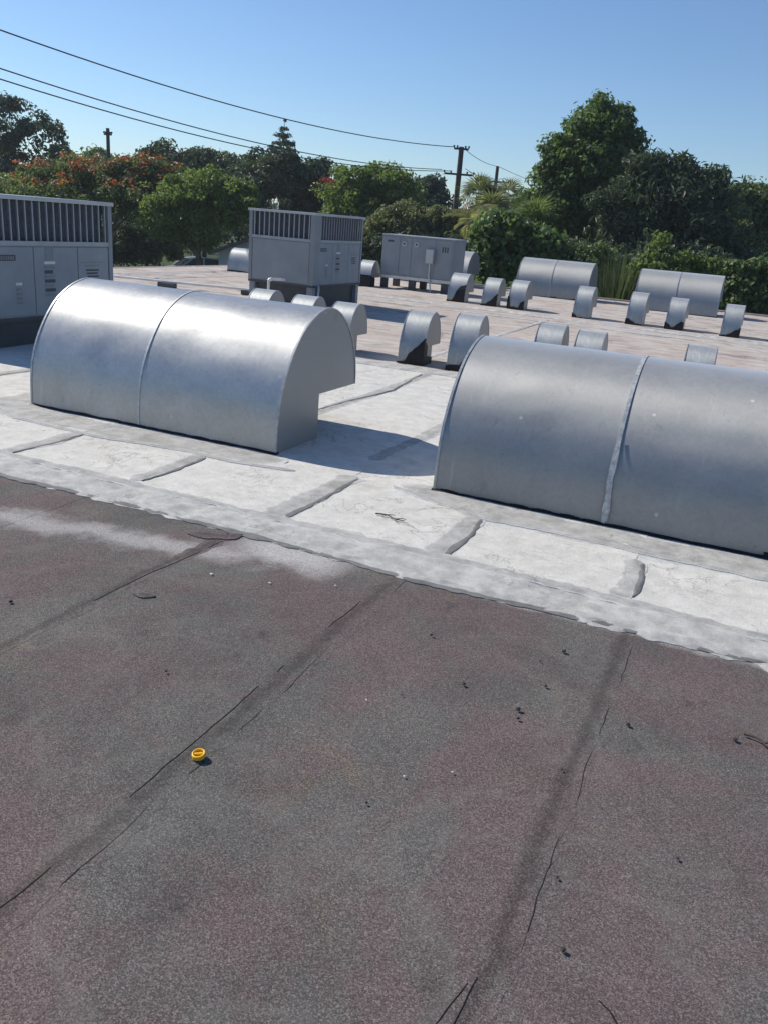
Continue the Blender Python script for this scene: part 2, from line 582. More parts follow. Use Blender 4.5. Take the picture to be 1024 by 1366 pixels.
def sheet(name, x0, x1, y0, y1, z0, z1, mat, step, wob=.010, amp=.0035, seed=0.0, parent=roof):
    """a laid roofing sheet: a fine grid with gentle waviness, a wandering lapped edge and its own thickness"""
    nx = max(2, int((x1 - x0) / step) + 1)
    ny = max(2, int((y1 - y0) / step) + 1)
    vs_, fs_ = [], []
    for j in range(ny):
        y = y0 + (y1 - y0) * j / (ny - 1)
        e0 = fbm(y, 0, 2.3, seed + 3) * wob + fbm(y, 0, 9, seed) * wob * .4
        for i in range(nx):
            t = i / (nx - 1)
            x = x0 + (x1 - x0) * t + e0 * t
            z = z0 + (z1 - z0) * t + wave(x, y)
            vs_.append((x, y, z))
    for j in range(ny - 1):
        for i in range(nx - 1):
            k = j * nx + i
            fs_.append((k, k + 1, k + nx + 1, k + nx))
    n0 = len(vs_)
    rim = [j * nx + nx - 1 for j in range(ny)]
    for k in rim:                                         # the cut edge has its own vertices, so it stays crisp
        vs_.append(vs_[k])
        vs_.append((vs_[k][0], vs_[k][1], -.02))
    for j in range(ny - 1):
        q = n0 + 2 * j
        fs_.append((q, q + 1, q + 3, q + 2))
    return link(name, np_mesh(name, np.array(vs_), np.array(fs_), mat, smooth=True), parent)


# edges of the one-metre rolls, the same for the dark and the white part
LAPS = [-9.9, -8.83, -7.76, -6.68, -5.61, -4.55, -3.47, -2.42, -1.37, -.23, .86, 1.95, 3.05]
for i in range(len(LAPS) - 1):
    near = -5.0 < LAPS[i] < 1.0
    sheet('cap_sheet', LAPS[i] - .03, LAPS[i + 1], -1.5 if near else -3, EDGE_Y + .03, .001, .0018, M['dark_cap'], .03 if near else .2, .016, .004, i * 3.1)
WLAPS = [-9.9, -8.83, -7.76, -6.68, -5.61, -4.55, -3.47, -2.36, -1.36, -.36, .86, 1.95, 3.05]
for i in range(len(WLAPS) - 1):
    near = -6.8 < WLAPS[i] < 1.0
    sheet('white_sheet', WLAPS[i] - .03, WLAPS[i + 1], EDGE_Y + .03, BACK_Y, .003, .006, M['white_roof'], .035 if near else .15, .012, .006, 50 + i * 2.3)
# the dusty rear part of the roof
RX = [ROOF_X0 + .02, -13, -10, -7, -4, -1, 2, 5, 9, ROOF_X1 - .02]
for i in range(len(RX) - 1):
    for j, (ya, yb) in enumerate(((BACK_Y, 14.0), (14.0, 18.4), (18.4, 22.5), (22.5, ROOF_Y1 - .02))):
        if RX[i + 1] < -9 and False: continue
        sheet('rear_sheet', RX[i], RX[i + 1] + .02, ya, yb + .02, .006 + .001 * j, .0, M['beige_roof'], .12, .03, .012, 100 + i * 1.7 + j * 7)
for i in range(4):
    x0 = [-15.88, -14.0, -12, -9.95][i]
    sheet('rear_sheet', x0, x0 + 2.12, -1.0, BACK_Y, .005, .001, M['white_roof'], .2, .03, .01, 140 + i)


def ridge(name, pts, width, height, mat, seed=0.0, step=.025, parent=roof, rough=1.0, across=8, z=.004):
    """a raised ragged strip of roofing mastic along a polyline"""
    P_ = [Vector((p[0], p[1], 0)) for p in pts]
    L = [0]
    for a_, b_ in zip(P_, P_[1:]): L.append(L[-1] + (b_ - a_).length)
    n = max(2, int(L[-1] / step))
    vs_, fs_, mid = [], [], []
    for i in range(n + 1):
        s_ = L[-1] * i / n
        k = max(0, min(len(P_) - 2, sum(1 for q in L[1:-1] if q <= s_)))
        t = (s_ - L[k]) / max(1e-6, L[k + 1] - L[k])
        c = P_[k].lerp(P_[k + 1], t)
        d = (P_[k + 1] - P_[k]).normalized()
        nr = Vector((-d.y, d.x, 0))
        taper = min(1, min(i, n - i) / (3.0 + .02 / step) + .25)
        wl = width * .5 * taper * (1 + rough * (.35 * fbm(s_, 0, 3, seed) + .35 * fbm(s_, 0, 13, seed + 1)))
        wr = width * .5 * taper * (1 + rough * (.35 * fbm(s_, 0, 3, seed + 7) + .35 * fbm(s_, 0, 13, seed + 9)))
        sh = rough * .012 * fbm(s_, 0, 2, seed + 4)
        for q in range(across + 1):
            u = q / across * 2 - 1
            off = u * (wl if u < 0 else wr) + sh
            h = height * (1 - u * u) ** 1.6 * (.75 + .6 * fbm(s_, u * .3, 7, seed + 2) + .5 * fbm(s_, u * .5, 22, seed + 3))
            px_, py_ = c.x + nr.x * off, c.y + nr.y * off
            vs_.append((px_, py_, z + wave(px_, py_) + max(h, 0)))
            mid.append((1 - abs(u)) * min(1, min(i, n - i) * step / (.6 * width)))
    for i in range(n):
        for q in range(across):
            k = i * (across + 1) + q
            fs_.append((k, k + 1, k + across + 2, k + across + 1))
    for e in (0, across):                                 # skirts that close the strip's edges
        b0 = len(vs_)
        for i in range(n + 1):
            v = vs_[i * (across + 1) + e]
            vs_ += [v, (v[0], v[1], v[2] - .012)]
            mid += [0, 0]
        for i in range(n):
            q = b0 + 2 * i
            fs_.append((q, q + 2, q + 3, q + 1) if e == 0 else (q, q + 1, q + 3, q + 2))
    me = np_mesh(name, np.array(vs_), np.array(fs_), mat, smooth=True)
    me.attributes.new('mid', 'FLOAT', 'POINT').data.foreach_set('value', np.array(mid, dtype=np.float32))
    return link(name, me, parent)


def crack(pts, width=.008, seed=0.0, z=.0019):
    """thin broken asphalt bleed line along a lap"""
    segs = []
    for a_, b_ in zip(pts, pts[1:]):
        n = max(2, int(math.dist(a_, b_) / .03))
        for i in range(n): segs.append((a_[0] + (b_[0] - a_[0]) * i / n, a_[1] + (b_[1] - a_[1]) * i / n))
    segs.append(pts[-1])
    q = [(x + .012 * fbm(x, y, 5, seed) + .005 * fbm(x, y, 19, seed), y) for x, y in segs]
    run = []
    for k, p in enumerate(q):
        if fbm(p[0], p[1], 4.5, seed + 31) > -.16 and k < len(q) - 1:
            run.append(p)
        else:
            if len(run) > 2: ridge('asphalt_bead', run, width * .38, .0006, M['bleed'], seed, .010, roof, 1.9, 4, z)
            run = []


# laps of the dark sheets
ridge('lap_strip', [(-1.44, .35), (-1.415, 2.0), (-1.42, 3.66)], .15, .0008, M['lap_dark'], 3, .02, roof, 1.3, 8, .0016)
crack([(-1.355, .55), (-1.36, 1.2), (-1.352, 2.3), (-1.362, 3.66)], .0085, 11)
crack([(-1.45, .6), (-1.44, 1.35)], .007, 12, .0035)
crack([(-1.448, 1.55), (-1.452, 2.05), (-1.445, 2.6)], .006, 13, .0035)
crack([(-1.447, 2.95), (-1.442, 3.3)], .006, 14, .0035)
ridge('lap_strip', [(-2.47, 1.6), (-2.47, 3.0), (-2.43, 3.66)], .11, .0008, M['lap_dark'], 23, .02, roof, 1.3, 8, .0016)
crack([(-2.47, 2.55), (-2.44, 3.1), (-2.40, 3.66)], .010, 15, .0035)
ridge('lap_strip', [(-.29, .9), (-.28, 2.1), (-.27, 3.66)], .12, .0008, M['lap_dark'], 43, .02, roof, 1.3, 8, .0016)
crack([(-.23, 1.55), (-.225, 2.6), (-.215, 3.66)], .0075, 16)
crack([(-.30, 1.35), (-.285, 1.75)], .007, 17, .0035)
crack([(-.34, 1.36), (-.31, 1.54), (-.33, 1.70)], .006, 18, .003)
crack([(-.20, 1.60), (-.10, 1.63), (.0, 1.58), (.06, 1.5)], .007, 19, .0045)
ridge('mastic_patch', [(-2.62, 3.52), (-2.40, 3.60), (-2.36, 3.68)], .09, .004, M['lap_dark'], 71, .02, roof, 1.2, 8, .007)
ridge('mastic_patch', [(-2.36, 2.76), (-2.26, 2.79)], .055, .004, M['lap_dark'], 72, .01, roof, 1.2, 6, .007)

# band of mastic along the border between the dark and the white roof
ridge('border_strip', [(-8.5, 3.86), (-5.0, 3.87), (-3.0, 3.86), (-2.0, 3.88), (0, 3.83), (3, 3.84)], .36, .016, M['edge_band'], 81, .025, roof, 1.0, 16, .004)
ridge('border_bead', [(-8.5, 3.75), (-4.0, 3.73), (-2.6, 3.755), (-1.5, 3.70), (-.2, 3.715), (3, 3.73)], .13, .016, M['edge_band'], 85, .02, roof, 1.6, 10, .005)
ridge('border_bead', [(-8.5, 4.0), (-4.4, 4.02), (-2.6, 3.99), (-1.4, 4.00), (.0, 3.97), (3, 3.99)], .09, .009, M['grey_lap'], 86, .02, roof, 1.7, 8, .012)
ridge('border_lip', [(-8.5, 3.70), (-4.0, 3.685), (-2.6, 3.70), (-1.5, 3.665), (-.2, 3.675), (3, 3.69)], .05, .005, M['grit_line'], 87, .012, roof, 2.4, 8, .0065)
# laps of the white sheets
for i, (x, ya, yb) in enumerate(((-4.55, 4.0, 4.8), (-3.47, 4.05, 4.86), (-2.36, 4.0, 5.1), (-1.36, 3.98, 4.80), (-.36, 4.02, 4.64), (.86, 4.0, 4.7), (-5.61, 4.0, 5.0), (-6.68, 4, 6.5))):
    ridge('lap_strip', [(x - .03 + .03 * math.sin(i * 2.1), ya + .05 * math.sin(i * 3)), (x + .02 * math.cos(i * 1.7), (ya + yb) / 2), (x - .005, yb)], (.17, .12, .19, .15, .13, .12, .15, .15)[i], .0040, M['grey_lap'], 90 + i, .02, roof, .9, 10, .0055)
    ridge('lap_edge', [(x + .055, ya + .05), (x + .065, (ya + yb) / 2), (x + .05, yb - .06)], .030, .003, M['grit_line'], 190 + i, .012, roof, 2.2, 6, .0075)
for i, (x, ya, yb) in enumerate(((-3.53, 6.5, 9.6), (-2.42, 5.5, 7.6), (-1.9, 6.6, 9.5), (-5.9, 6.7, 9.6))):
    ridge('lap_strip', [(x - .02, ya), (x + .02, (ya + yb) / 2), (x, yb)], .14, .006, M['grey_lap'], 120 + i, .03, roof, .9, 8, .005)
ridge('lap_edge', [(-3.6, 6.6), (-3.42, 8.2), (-3.58, 9.4)], .03, .006, M['grit_line'], 125, .03, roof, 1.8, 5, .009)
# flashing round the two large hoods
ridge('base_flashing', [(-5.72, 6.2), (-5.70, 5.02), (-4.6, 4.98), (-3.5, 5.03), (-2.9, 5.05)], .42, .008, M['flash_band'], 130, .025, roof, .55, 14, .004)
ridge('base_flashing', [(-2.02, 5.1), (-1.2, 4.93), (-.3, 4.90), (.9, 4.93)], .42, .008, M['flash_band'], 131, .025, roof, .55, 14, .004)
ridge('flashing_edge', [(-5.3, 4.78), (-4.4, 4.76), (-3.6, 4.86), (-3.2, 4.84), (-2.75, 4.92)], .05, .005, M['grey_lap'], 132, .02, roof, 1.6, 6, .010)
ridge('flashing_edge', [(-2.05, 5.02), (-1.35, 4.76), (-.9, 4.78), (.6, 4.74)], .05, .005, M['grey_lap'], 133, .02, roof, 1.6, 6, .010)
# ridges across the rear roof
for i, (pts, w, hgt, mt) in enumerate((
        ([(-7.5, 9.72), (-4.0, 9.7), (1.5, 9.72)], .30, .02, 'edge_band'), ([(-7.2, 9.5), (-3.0, 9.54), (1.5, 9.5)], .08, .012, 'edge_band'),
        ([(-11, 18.9), (-6.5, 18.75), (-3.5, 18.45), (3.5, 18.0)], .34, .035, 'edge_band'), ([(-9, 17.7), (-5, 17.6), (3.5, 17.3)], .22, .015, 'edge_band'),
        ([(-8, 13.2), (-5.6, 13.0)], .12, .012, 'edge_band'),
        ([(-7.5, 21.0), (-3, 20.6), (2, 20.2)], .16, .015, 'edge_band'), ([(-7.0, 23.6), (-3, 23.3), (2, 23.0)], .20, .015, 'edge_band'),
        ([(-9, 22.3), (-7.2, 21.0)], .18, .015, 'edge_band'), ([(-16, 17.0), (-10.5, 16.6)], .12, .012, 'edge_band'),
        ([(-16, 21.5), (-11, 21.0)], .12, .012, 'edge_band'),         ([(-4, 10.2), (-4.1, 18.0)], .10, .010, 'edge_band'), )):
    ridge('lap_strip', pts, w, hgt, M[mt], 150 + i, .06, roof, 1.0, 8, .008)
# metal edging
b = MB()
b.box(ROOF_X0 - .04, ROOF_X0 + .10, ROOF_Y0, ROOF_Y1 + .04, -.22, .018)
b.box(ROOF_X0 + .10, ROOF_X1, ROOF_Y1 - .12, ROOF_Y1 + .04, -.22, .05)
b.build('edge_flashing', M['roof_edge'], roof)

# ------------------------------------------------------------------ hoods
PROF = [(0, 0), (.004, .14), (.014, .27), (.038, .40), (.085, .53), (.15, .65), (.235, .77), (.335, .875), (.45, .955), (.57, 1.01), (.70, 1.04), (.81, 1.035),
        (.92, 1.0), (1.02, .94), (1.11, .86), (1.185, .76), (1.235, .66), (1.27, .55), (1.285, .45), (1.29, .36)]


def smooth_prof(pts, n=4):
    out = []
    for i in range(len(pts) - 1):
        p0, p1, p2, p3 = pts[max(i - 1, 0)], pts[i], pts[i + 1], pts[min(i + 2, len(pts) - 1)]
        for k in range(n):
            t = k / n
            out.append(tuple(.5 * (2 * p1[c] + (p2[c] - p0[c]) * t + (2 * p0[c] - 5 * p1[c] + 4 * p2[c] - p3[c]) * t * t + (3 * p1[c] - p0[c] - 3 * p2[c] + p3[c]) * t ** 3) for c in (0, 1)))
    out.append(pts[-1])
    return out


def offset(prof, d):
    out = []
    for i, p in enumerate(prof):
        a_, b_ = prof[max(0, i - 1)], prof[min(len(prof) - 1, i + 1)]
        tx, ty = b_[0] - a_[0], b_[1] - a_[1]
        l = math.hypot(tx, ty) or 1
        out.append((p[0] - ty / l * d, p[1] + tx / l * d))
    return out


def shell_mesh(name, prof, x0, x1, d0, d1, mat, dent=0.0, seed=0.0, nx=2):
    """sheet following the profile between two offsets, closed all round"""
    o, i_ = offset(prof, d1), offset(prof, d0)
    n = len(prof)
    m = MB()
    vs_, fs_ = [], []
    for k in range(nx + 1):
        x = x0 + (x1 - x0) * k / nx
        for j, (y, z) in enumerate(o):
            w = dent * (fbm(x, y + z, 2.1, seed) + .5 * fbm(x, y + z, 5, seed + 2)) * math.sin(math.pi * k / nx) if dent else 0
            vs_.append((x, y - w, z + (w * .6 if 3 < j < n - 2 else 0)))
    for k in range(nx):
        for j in range(n - 1):
            a_ = k * n + j
            fs_.append((a_, a_ + 1, a_ + n + 1, a_ + n))
    m.add(vs_, fs_, True)
    m.add([(x0, y, z) for y, z in i_] + [(x1, y, z) for y, z in i_], [(j, j + n, j + n + 1, j + 1) for j in range(n - 1)], True)
    for x in (x0, x1):
        m.add([(x, y, z) for y, z in o] + [(x, y, z) for y, z in i_], [(j, j + 1, n + j + 1, n + j) for j in range(n - 1)])
    for j in (0, n - 1):
        m.add([(x0, *o[j]), (x1, *o[j]), (x1, *i_[j]), (x0, *i_[j])], [(0, 1, 2, 3)])
    return m.mesh(name, mat)


def end_poly(prof, base_d, under_z):
    return list(prof) + [(base_d, under_z + .004), (base_d, 0)]


def big_hood(x0, x1, seam_at, y0, metal_key, seed, label, group, detailed=True, seam_key='trim_metal', zs=1.0):
    L = x1 - x0
    root = empty('vent_hood', (x0, y0, .006))
    tag(root, label, 'vent hood', group)
    pr = smooth_prof([(y, z * zs) for y, z in PROF], 4 if detailed else 2)
    sx = seam_at - x0
    nx = 14 if detailed else 4
    link('shell_panel', shell_mesh('shell_panel', pr, .012, sx - .001, -.004, 0, M[metal_key], .007, seed, nx), root)
    link('shell_panel', shell_mesh('shell_panel', pr, sx + .001, L - .012, -.004, 0, M[metal_key], .007, seed + 9, nx), root)
    sw = .009 if metal_key == 'bright_galvanised' else .012
    link('standing_seam', shell_mesh('standing_seam', pr, sx - sw, sx + sw, .0005, .005, M[seam_key], 0), root)
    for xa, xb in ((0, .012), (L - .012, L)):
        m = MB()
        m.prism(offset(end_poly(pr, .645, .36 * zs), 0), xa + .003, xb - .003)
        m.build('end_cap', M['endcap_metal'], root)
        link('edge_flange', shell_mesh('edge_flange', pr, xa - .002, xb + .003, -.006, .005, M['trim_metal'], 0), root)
    m = MB()
    m.box(.012, L - .012, .640, .646, 0, .36 * zs + .006)
    m.build('base_wall', M[metal_key], root)
    m = MB()
    m.box(.012, L - .012, .648, 1.28, .36 * zs + .012, .36 * zs + .018)
    m.build('intake_screen', M['hood_dark'], root)
    # ragged tar line where the hood meets the roof
    m = MB()
    n = int(L / .03)
    for i in range(n):
        xa = -.01 + (L + .02) * i / n
        h1 = .010 + .014 * abs(fbm(xa, 0, 6, seed + 1)) + (.02 if fbm(xa, 0, 3, seed) > .32 else 0)
        m.prism([(-.022 - .02 * abs(fbm(xa, 1, 5, seed)), -.002), (-.004, h1), (.02, h1), (.02, -.002)], xa, xa + (L + .02) / n + .002)
    m.build('sealant_bead', M['tar'], root)
    return root


HG = 'large curved vent hoods on the roof'


def seam_smear(root, sx, zs):
    pr = smooth_prof([(y, z * zs) for y, z in PROF], 4)
    vs_, fs_ = [], []
    n = 26
    for j in range(n + 1):
        z = .03 + .52 * j / n
        y = np.interp(z, [p[1] for p in pr[:40]], [p[0] for p in pr[:40]])
        for sg in (-1, 1):
            w = .014 + .030 * max(0, fbm(z, sg, 4, 3)) * (1 - j / n) + .006 * fbm(z, sg, 15, 9)
            vs_.append((sx + sg * max(.012, w), y - .0135, z))
    for j in range(n):
        k = j * 2
        fs_.append((k, k + 1, k + 3, k + 2))
    m = MB()
    m.add(vs_, fs_, True)
    m.build('sealant_smear', M['seam_light'], root)


big_hood(-5.50, -3.08, -4.36, 5.21, 'bright_galvanised', 1, 'shiny large curved vent hood near the camera on the left, casting a shadow', HG, True, 'seam_metal', .985)
_h2 = big_hood(-1.79, .63, -.64, 5.13, 'dull_galvanised', 2, 'dull grey large curved vent hood near the camera, cut by the right edge', HG, True, 'seam_light', .94)
seam_smear(_h2, 1.15, .94)
big_hood(-6.75, -4.62, -5.72, 24.75, 'dull_galvanised', 3, 'far large curved vent hood by the roof edge, in front of the big tall tree', HG, False)
big_hood(-3.22, -1.05, -2.16, 24.1, 'dull_galvanised', 4, 'far large curved vent hood by the roof edge, rightmost one with bright bushes behind', HG, False)
big_hood(-10.7, -8.45, -9.6, 25.2, 'dull_galvanised', 5, 'far large vent hood mostly hidden behind the panelled box unit, one rounded end showing', HG, False)

SP = [(y * .50, z * .635) for y, z in PROF]
SPS = smooth_prof(SP, 2)


def prof_y(z):
    for (y0, z0), (y1, z1) in zip(SPS, SPS[1:]):
        if z0 <= z <= z1 and z1 > z0: return y0 + (y1 - y0) * (z - z0) / (z1 - z0)
    return SPS[0][0]


_cache = {}


def small_hood(x0, y0, w, tar, label, seed, group, metal_key='small_hood_metal', rz=0.0):
    rz = R(2.2 * math.sin(seed * 12.9))
    root = empty('roof_vent', (x0, y0, .006), rz)
    root.scale = (1, 1, 1 + .035 * math.sin(seed * 7.7))
    tag(root, label, 'roof vent', group)
    key = round(w, 2)
    if key not in _cache:
        c = {}
        c['shell'] = shell_mesh('shell_panel', SPS, .006, w - .006, -.003, 0, M[metal_key], .003, 3, 4)
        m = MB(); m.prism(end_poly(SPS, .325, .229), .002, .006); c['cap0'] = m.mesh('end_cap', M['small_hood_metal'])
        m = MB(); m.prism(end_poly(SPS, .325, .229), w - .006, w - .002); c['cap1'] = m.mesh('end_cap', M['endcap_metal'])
        c['fl0'] = shell_mesh('edge_flange', SPS, -.001, .008, -.004, .004, M['trim_metal'])
        c['fl1'] = shell_mesh('edge_flange', SPS, w - .008, w + .001, -.004, .004, M['trim_metal'])
        m = MB(); m.box(.006, w - .006, .320, .325, 0, .235); c['back'] = m.mesh('base_wall', M['small_hood_metal'])
        m = MB(); m.box(.006, w - .006, .327, .638, .236, .240); c['scr'] = m.mesh('intake_screen', M['hood_dark'])
        _cache[key] = c
    c = _cache[key]
    for nm, k in (('shell_panel', 'shell'), ('end_cap', 'cap0'), ('end_cap', 'cap1'), ('edge_flange', 'fl0'), ('edge_flange', 'fl1'), ('base_wall', 'back'), ('intake_screen', 'scr')):
        link(nm, c[k], root)
    if tar:                                    # tar flashing: height along the front, then (optionally) along the right end
        m = MB()
        n = 16
        cols = []
        for i in range(n + 1):
            u = i / n
            hh = tar[0][-1][1]
            for (u0, h0), (u1, h1) in zip(tar[0], tar[0][1:]):
                if u0 <= u <= u1: hh = h0 + (h1 - h0) * (u - u0) / (u1 - u0 + 1e-9)
            hh = max(.015, hh + .018 * fbm(u * 2, 0, 5, seed))
            x = -.012 + (w + .024) * u
            col_ = [(x, prof_y(hh * t) - .013, hh * t) for t in (0, .25, .5, .75, 1)] + [(x, prof_y(hh) + .01, hh)]
            cols.append(col_)
        vs_ = [p for q in cols for p in q]
        m.add(vs_, [(i * 6 + j, (i + 1) * 6 + j, (i + 1) * 6 + j + 1, i * 6 + j + 1) for i in range(n) for j in range(5)])
        m.build('tar_flashing', M['tar'], root)
        if len(tar) > 1:
            m = MB()
            for i in range(8):
                u = i / 8
                hh = np.interp(u, [p[0] for p in tar[1]], [p[1] for p in tar[1]]) + .01 * fbm(u, 3, 6, seed)
                m.box(w - .003, w + .0125, .325 * u + .001 - .012, .325 * (u + .125) - .012, 0, max(.015, hh))
            m.build('tar_flashing', M['tar'], root)
    return root


G1 = 'small roof vents behind the large hoods'
G2 = 'small roof vents in the far row'
YS = 9.97
small_hood(-6.52, YS, .34, [[(0, .05), (1, .05)]], 'small roof vent behind the shiny hood, first from the left of three', 1, G1)
small_hood(-5.84, YS, .34, [[(0, .05), (1, .05)]], 'small roof vent behind the shiny hood, middle one of three', 2, G1)
small_hood(-5.22, YS, .34, [[(0, .05), (1, .05)]], 'small roof vent whose rounded end shows over the shiny hood end', 3, G1)
small_hood(-4.14, YS, .34, [[(0, .02), (.30, .03), (.42, .14), (.7, .24), (.95, .34), (1, .35)], [(0, .32), (.25, .26), (.3, .12), (1, .07)]],
           'small roof vent in the gap between the two large hoods, tar at lower right', 4, G1)
small_hood(-3.47, YS, .34, [[(0, .06), (.5, .08), (.8, .25), (1, .3)]], 'small roof vent just left of the dull hood, its lower corner hidden', 5, G1)
small_hood(-2.42, YS, .33, [[(0, .05), (1, .05)]], 'small roof vent peeking above the dull hood, left of its seam and leftmost there', 6, G1)
small_hood(-1.94, YS, .33, [[(0, .05), (1, .05)]], 'small roof vent peeking above the dull hood, just left of its seam', 7, G1)
small_hood(-.68, YS, .33, [[(0, .05), (1, .05)]], 'small roof vent peeking above the dull hood, right of its seam', 8, G1)
small_hood(-7.06, 19.8, .44, [[(0, .03), (.35, .04), (.5, .25), (.7, .38), (1, .42)]], 'far row vent in front of the box unit, its lower right black with tar', 11, G2)
small_hood(-6.15, 19.7, .38, [[(0, .03), (.3, .05), (.7, .18), (1, .33)]], 'far row vent with a slanting tar edge, second from the left in its row', 12, G2)
small_hood(-5.48, 19.62, .40, [[(0, .30), (.12, .28), (.16, .06), (.7, .05), (.75, .16), (1, .22)]], 'far row vent overlapping the left corner of a far large hood', 13, G2)
small_hood(-3.86, 19.32, .37, [[(0, .10), (.2, .06), (.3, .02), (1, .02)]], 'far row vent before the right end of the far large hood, nearly free of tar', 14, G2)
small_hood(-2.66, 19.22, .36, [[(0, .12), (.25, .10), (.6, .03), (1, .03)]], 'far row vent at the left corner of the rightmost far large hood', 15, G2)
small_hood(-1.82, 19.15, .37, [[(0, .16), (.25, .10), (.42, .03), (.6, .10), (.8, .19), (1, .17)]], 'far row vent with a notch shaped tar edge, before the rightmost far large hood', 16, G2)
small_hood(-.68, 18.95, .37, [[(0, .03), (.35, .04), (.7, .14), (1, .22)]], 'far row vent standing clear before the bushes near the right photo edge', 17, G2)
small_hood(.27, 18.8, .37, [[(0, .2), (.5, .15), (1, .1)]], 'far row vent cut off by the right photo edge', 18, G2)
small_hood(-10.25, 21.3, .40, [[(0, .3), (1, .3)], [(0, .3), (1, .2)]], 'roof vent half hidden behind the right side of the tall louvred unit', 19, G2)
small_hood(-14.45, 21.3, .75, [[(0, .04), (1, .04)]], 'roof vent left of the tall louvred unit near the house and car', 20, G2)

# ------------------------------------------------------------------ rooftop units
def rooftop_unit(label):
    """louvred packaged unit; its labelled face looks to local -y, its other louvred face to local -x"""
    w, d, h = 2.10, 1.46, 1.37
    root = empty('air_conditioner')
    tag(root, label, 'air conditioner', 'louvred rooftop air conditioners')
    mid = h * .615
    c = MB(); c.box(-w + .02, -.02, .02, d - .02, 0.04, mid); c.build('cabinet_body', M['cabinet'], root)
    c = MB(); c.box(-w + .09, -.09, .09, d - .09, mid + .002, h - .05); c.build('coil_core', M['coil'], root)
    c = MB(); c.box(-w - .02, .02, -.02, d + .02, h - .045, h); c.build('lid', M['cabinet_lid'], root, .006)
    c = MB(); c.box(-w, 0, 0, d, 0, .04); c.build('base_rail', M['rail'], root)
    posts = ((-w, -w + .24, 0, .10), (-.07, 0, 0, .07), (-w, -w + .07, d - .07, d), (-.07, 0, d - .07, d))
    for xa, xb, ya, yb in posts:
        c = MB(); c.box(xa, xb, ya, yb, .04, h - .045); c.build('corner_post', M['cabinet_dark'], root, .004)
    # middle rails
    c = MB()
    c.box(-w + .24, -.07, .004, .05, mid - .005, mid + .045)
    c.box(-w + .004, -w + .05, .10, d - .07, mid - .005, mid + .045)
    c.build('middle_rail', M['bar_metal'], root)
    bar = MB(); bar.box(-.008, .008, -.010, .010, mid + .045, h - .047)
    bm_ = bar.mesh('grille_bar', M['bar_metal'])
    nb = 17
    for i in range(nb):
        x = -w + .28 + (w - .24 - .07 - .08) * i / (nb - 1)
        link('grille_bar', bm_, root, (x, .025, 0))
    nb = 12
    for i in range(nb):
        y = .14 + (d - .10 - .07 - .08) * i / (nb - 1)
        link('grille_bar', bm_, root, (-w + .025, y, 0))
    # panels of the labelled face, slightly proud
    for xa, xb in ((-w + .25, -1.32), (-1.31, -.62), (-.61, -.08)):
        c = MB(); c.box(xa, xb, .008, .02, .06, mid - .02); c.build('access_panel', M['cabinet'], root, .003)
    c = MB(); c.box(-w + .008, -w + .02, .11, d - .08, .06, mid - .02); c.build('side_panel', M['cabinet'], root, .003)
    # stickers
    def lab(name, x0, x1, z0, z1, mt):
        q = MB(); q.box(x0, x1, .0045, .0078, z0, z1); return q.build(name, M[mt], root)
    q = lab('badge', -w + .27, -w + .52, mid - .17, mid - .105, 'label_dark')
    s = MB()
    for k in range(9): s.box(-w + .29 + k * .024, -w + .29 + k * .024 + .014, .0025, .0043, mid - .158, mid - .118)
    s.build('badge_lettering', M['label_grey'], q)
    lx = -w + .94
    lab('sticker', lx + .02, lx + .15, mid - .17, mid - .03, 'label_grey')
    lab('sticker', lx, lx + .17, mid - .21, mid - .18, 'label_pale')
    for k in range(7):
        wd = .16 - .03 * (k % 3 == 1)
        lab('sticker', lx, lx + wd, mid - .255 - k * .052 - .012, mid - .232 - k * .052 + .004, 'label_dark' if k % 2 else 'label_grey')
    lab('sticker', -.62 + .06, -.62 + .42, mid - .205, mid - .19, 'label_grey')
    lab('sticker', -.62 + .12, -.62 + .38, mid - .245, mid - .225, 'label_grey')
    for k in range(4): lab('sticker', -.62 + .14 + .01 * k, -.62 + .36 - .02 * (k % 2), mid - .30 - k * .038, mid - .28 - k * .038, 'label_dark')
    lab('sticker', -w + .50, -w + .59, mid - .44, mid - .41, 'label_pale')
    for k in range(4): lab('sticker', -w + .51, -w + .585, mid - .50 - k * .05, mid - .47 - k * .05, 'label_grey')
    # roof curb under the unit
    c = MB(); c.box(-w + .10, -.10, .10, d - .10, -.45, -.002); c.build('roof_curb', M['rail'], root)
    for xa in (-w + .02, -.14):
        for ya in (.02, d - .14):
            c = MB(); c.box(xa, xa + .12, ya, ya + .12, -.45, -.001); c.build('support_foot', M['cabinet_dark'], root)
    return root


u1 = rooftop_unit('big grey louvred rooftop unit at the left photo edge, stickers on its front')
u1.location = (-7.75, 8.83, .30)
u1.rotation_euler = (0, 0, math.pi / 2)
u2 = copy_tree(u1)
u2.location = (-7.94, 16.68, .40)
u2.rotation_euler = (0, 0, math.pi / 2)
u2['label'] = 'tall grey louvred rooftop unit seen corner-on in the middle, behind the shiny hood'


